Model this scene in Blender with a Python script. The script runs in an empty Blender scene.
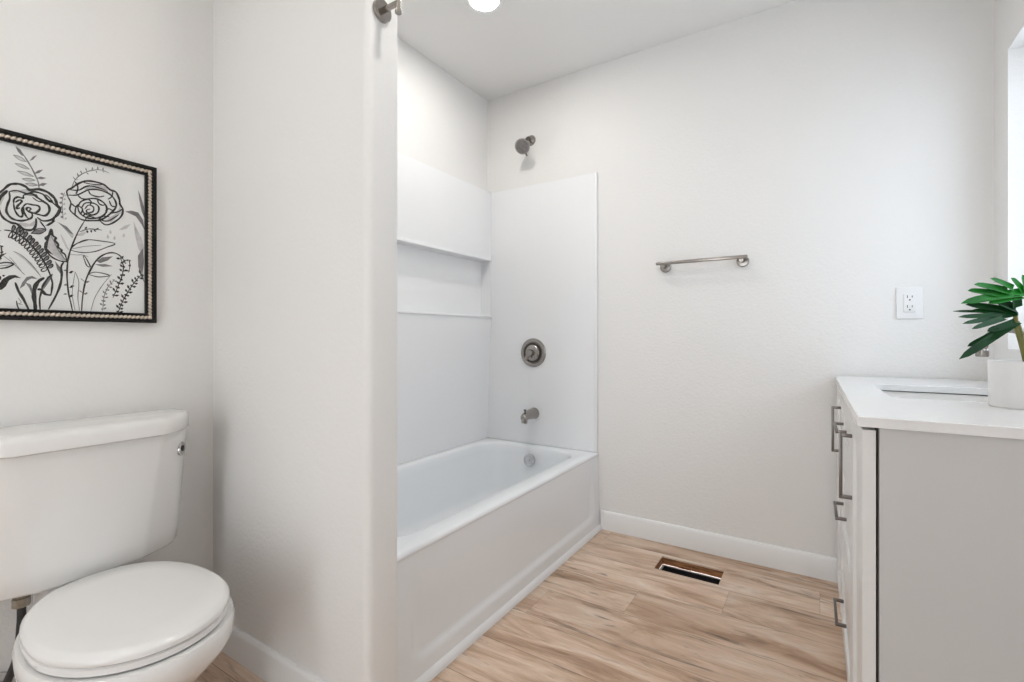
import bpy, bmesh, math, random
from mathutils import Vector, Matrix, noise
D = bpy.data
SC = bpy.context.scene
COL = SC.collection
PI = math.pi

# ------------------------------------------------------------------ camera
CAM_H = 1.04
cd = D.cameras.new('camera')
cam = D.objects.new('camera', cd)
COL.objects.link(cam)
cam.location = (0, 0, CAM_H)
cam.rotation_euler = (PI / 2, 0, math.radians(32.6))
cd.sensor_width = 36
cd.lens = 480 / 1024 * 36
cd.shift_y = -3.5 / 1024
cd.clip_start = 0.02
SC.camera = cam

# ------------------------------------------------------------------ world, daylight, exposure
SKY_STRENGTH = 5.4
LAMP_STRENGTH = 116.0
w = D.worlds.new('sky')
SC.world = w
w.use_nodes = True
bg = w.node_tree.nodes['Background']
bg.inputs[0].default_value = (0.90, 0.95, 1.0, 1)
bg.inputs[1].default_value = SKY_STRENGTH
vs = SC.view_settings
vs.view_transform = 'Standard'
vs.look = 'None'
vs.gamma = 1
vs.use_curve_mapping = False
vs.exposure = 0.34

# ------------------------------------------------------------------ room dimensions (metres)
FAR = 2.469       # far wall plane (y)
LEFT = -1.752     # wall behind the toilet (x)
RIGHT = 0.548     # window wall (x)
BACK = -1.25      # wall behind the camera (y)
TOP = 2.534       # ceiling
PY0, PY1 = 0.835, 0.950   # partition faces (y)
PX = -0.972       # end face of the partition (x)
WY0, WY1, WZ0, WZ1 = 1.36, 2.312, 1.0, 2.03   # window opening
VX0, VX1, VY0, VY1 = -0.627, -0.356, 2.168, 2.312  # floor register hole

DX0, DX1, DZ = -.80, -.42, 2.04   # unseen doorway, added in the back wall to let in fill light
# sky light coming in by the window: a portal that only steers the sampling of the sky
pl = D.lights.new('sky_portal', 'AREA')
pl.shape = 'RECTANGLE'
pl.size = WY1 - WY0
pl.size_y = WZ1 - WZ0
pl.cycles.is_portal = True
po = D.objects.new('sky_portal', pl)
COL.objects.link(po)
po.location = (RIGHT + 0.16, (WY0 + WY1) / 2, (WZ0 + WZ1) / 2)
po.rotation_euler = (PI / 2, 0, PI / 2)

# portal of the added doorway behind the camera; sky enters there as fill
pl = D.lights.new('added_doorway_portal', 'AREA')
pl.shape = 'RECTANGLE'
pl.size = DX1 - DX0
pl.size_y = DZ
pl.cycles.is_portal = True
po = D.objects.new('added_doorway_portal', pl)
COL.objects.link(po)
po.location = ((DX0 + DX1) / 2, BACK - .11, DZ / 2)
po.rotation_euler = (PI / 2, 0, 0)

# ------------------------------------------------------------------ materials
def mat(name, col, rough=0.5, metal=0.0, bump=None, spec=0.5, coat=0.0, var=None, emit=None, alpha=None):
    m = D.materials.new(name)
    m.use_nodes = True
    nt = m.node_tree
    p = nt.nodes['Principled BSDF']
    p.inputs['Base Color'].default_value = (*col, 1)
    p.inputs['Roughness'].default_value = rough
    p.inputs['Metallic'].default_value = metal
    p.inputs['Specular IOR Level'].default_value = spec
    p.inputs['Coat Weight'].default_value = coat
    p.inputs['Coat Roughness'].default_value = 0.05
    tc = nt.nodes.new('ShaderNodeTexCoord')
    if bump:
        n = nt.nodes.new('ShaderNodeTexNoise')
        n.inputs['Scale'].default_value = bump[0]
        n.inputs['Detail'].default_value = 3
        b = nt.nodes.new('ShaderNodeBump')
        b.inputs['Strength'].default_value = bump[1]
        b.inputs['Distance'].default_value = bump[2]
        nt.links.new(tc.outputs['Object'], n.inputs['Vector'])
        nt.links.new(n.outputs['Fac'], b.inputs['Height'])
        nt.links.new(b.outputs['Normal'], p.inputs['Normal'])
    if var:
        n = nt.nodes.new('ShaderNodeTexNoise')
        n.inputs['Scale'].default_value = var[0]
        n.inputs['Detail'].default_value = 4
        mp = nt.nodes.new('ShaderNodeMapping')
        mp.inputs['Scale'].default_value = var[2]
        r = nt.nodes.new('ShaderNodeValToRGB')
        r.color_ramp.elements[0].position = 0.3
        r.color_ramp.elements[1].position = 0.7
        r.color_ramp.elements[0].color = (*[c * (1 - var[1]) for c in col], 1)
        r.color_ramp.elements[1].color = (*[min(1, c * (1 + var[1])) for c in col], 1)
        nt.links.new(tc.outputs['Object'], mp.inputs['Vector'])
        nt.links.new(mp.outputs['Vector'], n.inputs['Vector'])
        nt.links.new(n.outputs['Fac'], r.inputs['Fac'])
        nt.links.new(r.outputs['Color'], p.inputs['Base Color'])
    if emit:
        p.inputs['Emission Color'].default_value = (*emit[0], 1)
        p.inputs['Emission Strength'].default_value = emit[1]
    return m

def glass_mat(name, tint=(1, 1, 1)):
    """thin clear pane: see-through with a fresnel reflection"""
    m = D.materials.new(name)
    m.use_nodes = True
    nt = m.node_tree
    nt.nodes.clear()
    out = nt.nodes.new('ShaderNodeOutputMaterial')
    mix = nt.nodes.new('ShaderNodeMixShader')
    tr = nt.nodes.new('ShaderNodeBsdfTransparent')
    tr.inputs[0].default_value = (*tint, 1)
    gl = nt.nodes.new('ShaderNodeBsdfGlossy')
    gl.inputs['Roughness'].default_value = 0.02
    fr = nt.nodes.new('ShaderNodeFresnel')
    fr.inputs[0].default_value = 1.5
    geo = nt.nodes.new('ShaderNodeNewGeometry')
    ior = nt.nodes.new('ShaderNodeMapRange')   # same reflectance from both faces of the pane
    ior.inputs['To Min'].default_value = 1.5
    ior.inputs['To Max'].default_value = 1 / 1.5
    nt.links.new(geo.outputs['Backfacing'], ior.inputs['Value'])
    nt.links.new(ior.outputs[0], fr.inputs[0])
    nt.links.new(fr.outputs[0], mix.inputs[0])
    nt.links.new(tr.outputs[0], mix.inputs[1])
    nt.links.new(gl.outputs[0], mix.inputs[2])
    nt.links.new(mix.outputs[0], out.inputs[0])
    return m

WALLC = (0.86, 0.85, 0.835)
M = dict(
    wall=mat('wall_paint', WALLC, 0.62, bump=(95, 0.34, 0.004), spec=0.3),
    ceiling=mat('ceiling_paint', (0.86, 0.85, 0.835), 0.8, bump=(80, 0.15, 0.004), spec=0.2),
    trim=mat('trim_paint', (0.88, 0.88, 0.88), 0.35, var=(3, 0.01, (1, 1, 1))),
    acrylic=mat('white_acrylic', (0.885, 0.905, 0.925), 0.16, var=(2, 0.008, (1, 1, 1))),
    panel=mat('white_surround_panel', (0.90, 0.905, 0.915), 0.28, var=(2, 0.008, (1, 1, 1))),
    porcelain=mat('white_porcelain', (0.83, 0.82, 0.805), 0.08, coat=0.4, var=(2, 0.006, (1, 1, 1))),
    seat=mat('white_seat_plastic', (0.84, 0.83, 0.815), 0.18, var=(2, 0.006, (1, 1, 1))),
    nickel=mat('brushed_nickel', (0.36, 0.335, 0.31), 0.26, 1.0, var=(40, 0.10, (1, 1, 8))),
    nickel_dark=mat('dark_brushed_nickel', (0.19, 0.17, 0.158), 0.32, 1.0, var=(40, 0.10, (1, 1, 8))),
    nickel_black=mat('very_dark_nickel', (0.085, 0.072, 0.064), 0.45, 0.9, var=(40, 0.10, (1, 1, 8))),  # darker metal for the inner ring of the shower control
    chrome=mat('chrome', (0.62, 0.62, 0.62), 0.14, 1.0, var=(30, 0.05, (1, 1, 1))),
    rubber=mat('grey_rubber', (0.20, 0.185, 0.18), 0.6, var=(60, 0.2, (1, 1, 1))),
    black=mat('black_lacquer', (0.006, 0.0055, 0.005), 0.5, spec=0.25, var=(30, 0.2, (1, 1, 1))),
    gold=mat('champagne_beading', (0.74, 0.64, 0.54), 0.42, 0.35, var=(60, 0.15, (1, 1, 1))),
    paper=mat('art_paper', (0.86, 0.87, 0.86), 0.85, var=(6, 0.02, (1, 1, 1))),
    ink=mat('black_ink', (0.010, 0.010, 0.010), 0.9, spec=0.1, var=(50, 0.3, (1, 1, 1))),
    ink_mid=mat('grey_ink', (0.18, 0.175, 0.18), 0.8, var=(50, 0.3, (1, 1, 1))),
    ink_wash=mat('pale_grey_wash', (0.56, 0.55, 0.555), 0.8, var=(50, 0.2, (1, 1, 1))),
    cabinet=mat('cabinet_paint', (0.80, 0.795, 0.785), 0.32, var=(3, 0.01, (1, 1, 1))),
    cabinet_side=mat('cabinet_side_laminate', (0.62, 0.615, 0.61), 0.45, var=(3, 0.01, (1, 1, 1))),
    cavity=mat('gap_shade_board', (0.16, 0.13, 0.11), 0.8, var=(20, 0.2, (1, 1, 1))),  # dark colour paints the shade in the gaps between cabinet fronts
    quartz=mat('white_quartz', (0.85, 0.85, 0.855), 0.14, var=(120, 0.015, (1, 1, 1))),
    outlet=mat('outlet_plastic', (0.86, 0.86, 0.865), 0.3, var=(5, 0.008, (1, 1, 1))),
    slot=mat('slot_shadow_plastic', (0.03, 0.03, 0.03), 0.6, var=(60, 0.2, (1, 1, 1))),
    pot=mat('matte_white_ceramic', (0.80, 0.795, 0.79), 0.55, var=(30, 0.02, (1, 1, 1)), bump=(60, 0.15, 0.003)),
    soil=mat('soil', (0.035, 0.026, 0.02), 0.95, bump=(120, 0.8, 0.01), var=(90, 0.5, (1, 1, 1))),
    leaf=mat('glossy_leaf', (0.010, 0.19, 0.012), 0.5, spec=0.22, var=(18, 0.35, (1, 1, 1))),
    leaf_dark=mat('dark_leaf', (0.004, 0.050, 0.008), 0.5, spec=0.18, var=(18, 0.35, (1, 1, 1))),
    stem=mat('yellow_green_stem', (0.20, 0.19, 0.045), 0.5, var=(25, 0.35, (1, 1, 0.3))),
    duct=mat('shaded_duct_steel', (0.014, 0.014, 0.014), 0.7, 0.0, var=(20, 0.3, (1, 1, 1))),  # the dark inside the boot is put into this near-black colour
    flange=mat('duct_flange', (0.62, 0.60, 0.57), 0.5, 0.3, var=(20, 0.1, (1, 1, 1))),
    subfloor=mat('subfloor_wood', (0.33, 0.145, 0.06), 0.8, var=(16, 0.6, (1, 1, 7))),
    hose=mat('black_braided_hose', (0.02, 0.02, 0.02), 0.45, bump=(500, 0.6, 0.002)),
    brass=mat('dull_brass_grey', (0.30, 0.27, 0.22), 0.4, 0.8, var=(60, 0.2, (1, 1, 1))),
    lens=mat('lamp_lens', (0.9, 0.9, 0.9), 0.4, emit=((1.0, 0.965, 0.91), LAMP_STRENGTH)),
    glass=glass_mat('clear_pane'),
    window_glass=glass_mat('dimming_window_pane', (0.65, 0.675, 0.70)),  # tint added to weaken the daylight; the panes are out of view
)

def floor_mat():
    m = D.materials.new('vinyl_oak_planks')
    m.use_nodes = True
    nt = m.node_tree
    N, L = nt.nodes, nt.links
    p = N['Principled BSDF']
    def math_(op, a, b=None, c=None):
        n = N.new('ShaderNodeMath'); n.operation = op
        for i, v in enumerate((a, b, c)):
            if v is None: continue
            if isinstance(v, (int, float)): n.inputs[i].default_value = v
            else: L.new(v, n.inputs[i])
        return n.outputs[0]
    tc = N.new('ShaderNodeTexCoord')
    sp = N.new('ShaderNodeSeparateXYZ'); L.new(tc.outputs['Object'], sp.inputs[0])
    x, y = sp.outputs[0], sp.outputs[1]
    W, LEN, STEP = 0.195, 1.25, 0.3125
    ry = math_('DIVIDE', math_('SUBTRACT', y, 2.14 - 20 * W), W)
    row = math_('FLOOR', ry)                       # row 20 lies just beyond y = 2.14
    fy = math_('SUBTRACT', ry, row)
    off = math_('MULTIPLY', math_('SUBTRACT', row, 20), STEP)
    rx = math_('DIVIDE', math_('SUBTRACT', math_('SUBTRACT', x, 0.003), off), LEN)
    colm = math_('FLOOR', rx)
    fx = math_('SUBTRACT', rx, colm)
    cv = N.new('ShaderNodeCombineXYZ'); L.new(colm, cv.inputs[0]); L.new(row, cv.inputs[1])
    wn = N.new('ShaderNodeTexWhiteNoise'); wn.noise_dimensions = '2D'; L.new(cv.outputs[0], wn.inputs['Vector'])
    wsep = N.new('ShaderNodeSeparateXYZ'); L.new(wn.outputs['Color'], wsep.inputs[0])
    # grain coordinates, shifted per plank
    gx = math_('ADD', x, math_('MULTIPLY', wsep.outputs[0], 37.0))
    gy = math_('ADD', y, math_('MULTIPLY', wsep.outputs[1], 19.0))
    g = N.new('ShaderNodeCombineXYZ'); L.new(gx, g.inputs[0]); L.new(gy, g.inputs[1])
    def noise_(sx, sy, scale, detail, rough=0.55, dist=0.0):
        mp = N.new('ShaderNodeMapping'); mp.inputs['Scale'].default_value = (sx, sy, 1)
        L.new(g.outputs[0], mp.inputs['Vector'])
        n = N.new('ShaderNodeTexNoise'); n.inputs['Scale'].default_value = scale
        n.inputs['Detail'].default_value = detail; n.inputs['Roughness'].default_value = rough
        n.inputs['Distortion'].default_value = dist
        L.new(mp.outputs[0], n.inputs['Vector'])
        return n.outputs['Fac']
    broad = noise_(1.5, 7.5, 1.6, 8, 0.62, 0.9)
    fine = noise_(6, 110, 1.6, 6, 0.7, 0.2)
    streak = noise_(1.8, 12, 1.5, 9, 0.66, 1.6)
    def ramp(fac, stops):
        r = N.new('ShaderNodeValToRGB')
        e = r.color_ramp.elements
        while len(e) < len(stops): e.new(0.5)
        for k, (pos, c) in enumerate(stops):
            e[k].position = pos; e[k].color = (*c, 1)
        L.new(fac, r.inputs['Fac'])
        return r.outputs['Color']
    base = ramp(broad, [(0.26, (0.34, 0.215, 0.14)), (0.40, (0.56, 0.39, 0.275)), (0.53, (0.735, 0.565, 0.44)), (0.72, (0.85, 0.745, 0.645))])
    def mixc(mode, fac, a, b):
        n = N.new('ShaderNodeMix'); n.data_type = 'RGBA'; n.blend_type = mode
        if isinstance(fac, (int, float)): n.inputs['Factor'].default_value = fac
        else: L.new(fac, n.inputs['Factor'])
        for k, v in ((6, a), (7, b)):
            if isinstance(v, tuple): n.inputs[k].default_value = (*v, 1)
            else: L.new(v, n.inputs[k])
        return n.outputs[2]
    finec = ramp(fine, [(0.3, (0.66, 0.63, 0.60)), (0.7, (1.15, 1.15, 1.15))])
    c1 = mixc('MULTIPLY', 0.55, base, finec)
    dark = ramp(streak, [(0.56, (0, 0, 0)), (0.70, (1, 1, 1))])
    c2 = mixc('MIX', math_('MULTIPLY', dark, 0.82), c1, (0.14, 0.10, 0.075))
    tone = ramp(wsep.outputs[2], [(0.0, (0.86, 0.81, 0.77)), (0.5, (0.98, 0.96, 0.94)), (1.0, (1.08, 1.06, 1.05))])
    c3 = mixc('MULTIPLY', 0.8, c2, tone)
    # joints
    ey = math_('MINIMUM', fy, math_('SUBTRACT', 1.0, fy))
    ex = math_('MINIMUM', fx, math_('SUBTRACT', 1.0, fx))
    jy = math_('LESS_THAN', ey, 0.0011 / W)
    jx = math_('LESS_THAN', ex, 0.0011 / LEN)
    j = math_('MAXIMUM', jy, math_('MULTIPLY', jx, 0.55))
    c4 = mixc('MIX', math_('MULTIPLY', j, 0.6), c3, (0.12, 0.075, 0.05))
    L.new(c4, p.inputs['Base Color'])
    p.inputs['Roughness'].default_value = 0.42
    p.inputs['Specular IOR Level'].default_value = 0.4
    b = N.new('ShaderNodeBump'); b.inputs['Strength'].default_value = 0.15; b.inputs['Distance'].default_value = 0.002
    L.new(math_('SUBTRACT', fine, math_('MULTIPLY', j, 0.8)), b.inputs['Height'])
    L.new(b.outputs[0], p.inputs['Normal'])
    return m
M['floor'] = floor_mat()

# ------------------------------------------------------------------ mesh helpers
class MB:
    """collects shapes into one mesh object; material slots by name"""
    def __init__(s):
        s.v, s.f, s.mi, s.slots = [], [], [], []
    def slot(s, m):
        if m not in s.slots: s.slots.append(m)
        return s.slots.index(m)
    def add(s, verts, faces, m):
        o = len(s.v); k = s.slot(m)
        s.v += [tuple(v) for v in verts]
        s.f += [tuple(i + o for i in f) for f in faces]
        s.mi += [k] * len(faces)
        return s
    def bm(s, b, m, mtx=None):
        if mtx is not None: b.transform(mtx)
        b.verts.index_update()
        s.add([v.co[:] for v in b.verts], [[v.index for v in f.verts] for f in b.faces], m)
        b.free()
        return s
    def box(s, lo, hi, m, bev=0.0, seg=2, mtx=None):
        b = bmesh.new()
        bmesh.ops.create_cube(b, size=1)
        for v in b.verts:
            v.co = Vector([lo[i] + (v.co[i] + 0.5) * (hi[i] - lo[i]) for i in range(3)])
        if bev > 0:
            bmesh.ops.bevel(b, geom=list(b.edges), offset=bev, segments=seg, affect='EDGES', profile=0.5, clamp_overlap=True)
        return s.bm(b, m, mtx)
    def loft(s, rings, m, cap0=True, cap1=True):
        n = len(rings[0]); vv = [p for r in rings for p in r]; ff = []
        for k in range(len(rings) - 1):
            for i in range(n):
                j = (i + 1) % n
                ff.append((k * n + i, k * n + j, (k + 1) * n + j, (k + 1) * n + i))
        if cap0: ff.append(tuple(range(n - 1, -1, -1)))
        if cap1: ff.append(tuple((len(rings) - 1) * n + i for i in range(n)))
        return s.add(vv, ff, m)
    def lathe(s, prof, m, origin=(0, 0, 0), axis=(0, 0, 1), n=32):
        """prof: (radius, distance along axis)"""
        q = Vector((0, 0, 1)).rotation_difference(Vector(axis).normalized())
        o = Vector(origin); rings = []
        for r, h in prof:
            rings.append([o + q @ Vector((max(r, 1e-5) * math.cos(2 * PI * i / n), max(r, 1e-5) * math.sin(2 * PI * i / n), h)) for i in range(n)])
        return s.loft(rings, m)
    def tube(s, pts, rad, m, n=14, flat=1.0):
        pts = [Vector(p) for p in pts]
        rads = rad if isinstance(rad, (list, tuple)) else [rad] * len(pts)
        t0 = (pts[1] - pts[0]).normalized()
        nrm = t0.orthogonal().normalized(); rings = []
        for k, p in enumerate(pts):
            a = pts[max(k - 1, 0)]; b = pts[min(k + 1, len(pts) - 1)]
            t = (b - a).normalized()
            nrm = (nrm - t * nrm.dot(t)).normalized()
            bn = t.cross(nrm)
            rings.append([p + (nrm * math.cos(2 * PI * i / n) + bn * math.sin(2 * PI * i / n) * flat) * rads[k] for i in range(n)])
        return s.loft(rings, m)
    def build(s, name, parent=None, smooth=35, kind=None):
        me = D.meshes.new(name)
        me.from_pydata(s.v, [], s.f)
        for m in s.slots: me.materials.append(M[m])
        me.polygons.foreach_set('material_index', s.mi)
        b = bmesh.new(); b.from_mesh(me)
        bmesh.ops.recalc_face_normals(b, faces=list(b.faces))
        b.to_mesh(me); b.free()
        if smooth:
            me.polygons.foreach_set('use_smooth', [True] * len(me.polygons))
            me.set_sharp_from_angle(angle=math.radians(smooth))
        me.update()
        o = D.objects.new(name, me)
        COL.objects.link(o)
        if parent: o.parent = parent
        if kind: o['kind'] = kind
        return o

def smooth_path(pts, n=6):
    """Catmull-Rom through the points"""
    P = [Vector(p) for p in pts]
    P = [P[0] * 2 - P[1]] + P + [P[-1] * 2 - P[-2]]
    out = []
    for i in range(1, len(P) - 2):
        a, b, c, d = P[i - 1:i + 3]
        for k in range(n):
            t = k / n
            out.append(0.5 * ((2 * b) + (c - a) * t + (2 * a - 5 * b + 4 * c - d) * t * t + (3 * b - a - 3 * c + d) * t ** 3))
    out.append(P[-2])
    return out

def thing(name, label, cat, loc=(0, 0, 0), rotz=0.0, group=None):
    o = D.objects.new(name, None)
    o.empty_display_size = 0.05
    COL.objects.link(o)
    o.location = loc; o.rotation_euler = (0, 0, rotz)
    tag(o, label, cat, group)
    return o
def tag(o, label, cat, group=None):
    o['label'] = label; o['category'] = cat
    if group: o['group'] = group
    return o

def rrect(x0, y0, x1, y1, r, z, n=8, m=6):
    """rounded rectangle loop, n steps per corner, m steps per side"""
    out = []
    cs = [(x1 - r, y0 + r, -PI / 2), (x1 - r, y1 - r, 0), (x0 + r, y1 - r, PI / 2), (x0 + r, y0 + r, PI)]
    arcs = [[(cx + r * math.cos(a + PI / 2 * k / n), cy + r * math.sin(a + PI / 2 * k / n)) for k in range(n + 1)] for cx, cy, a in cs]
    for i in range(4):
        out += arcs[i]
        a, b = arcs[i][-1], arcs[(i + 1) % 4][0]
        out += [(a[0] + (b[0] - a[0]) * k / m, a[1] + (b[1] - a[1]) * k / m) for k in range(1, m)]
    return [(x, y, z) for x, y in out]

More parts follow.
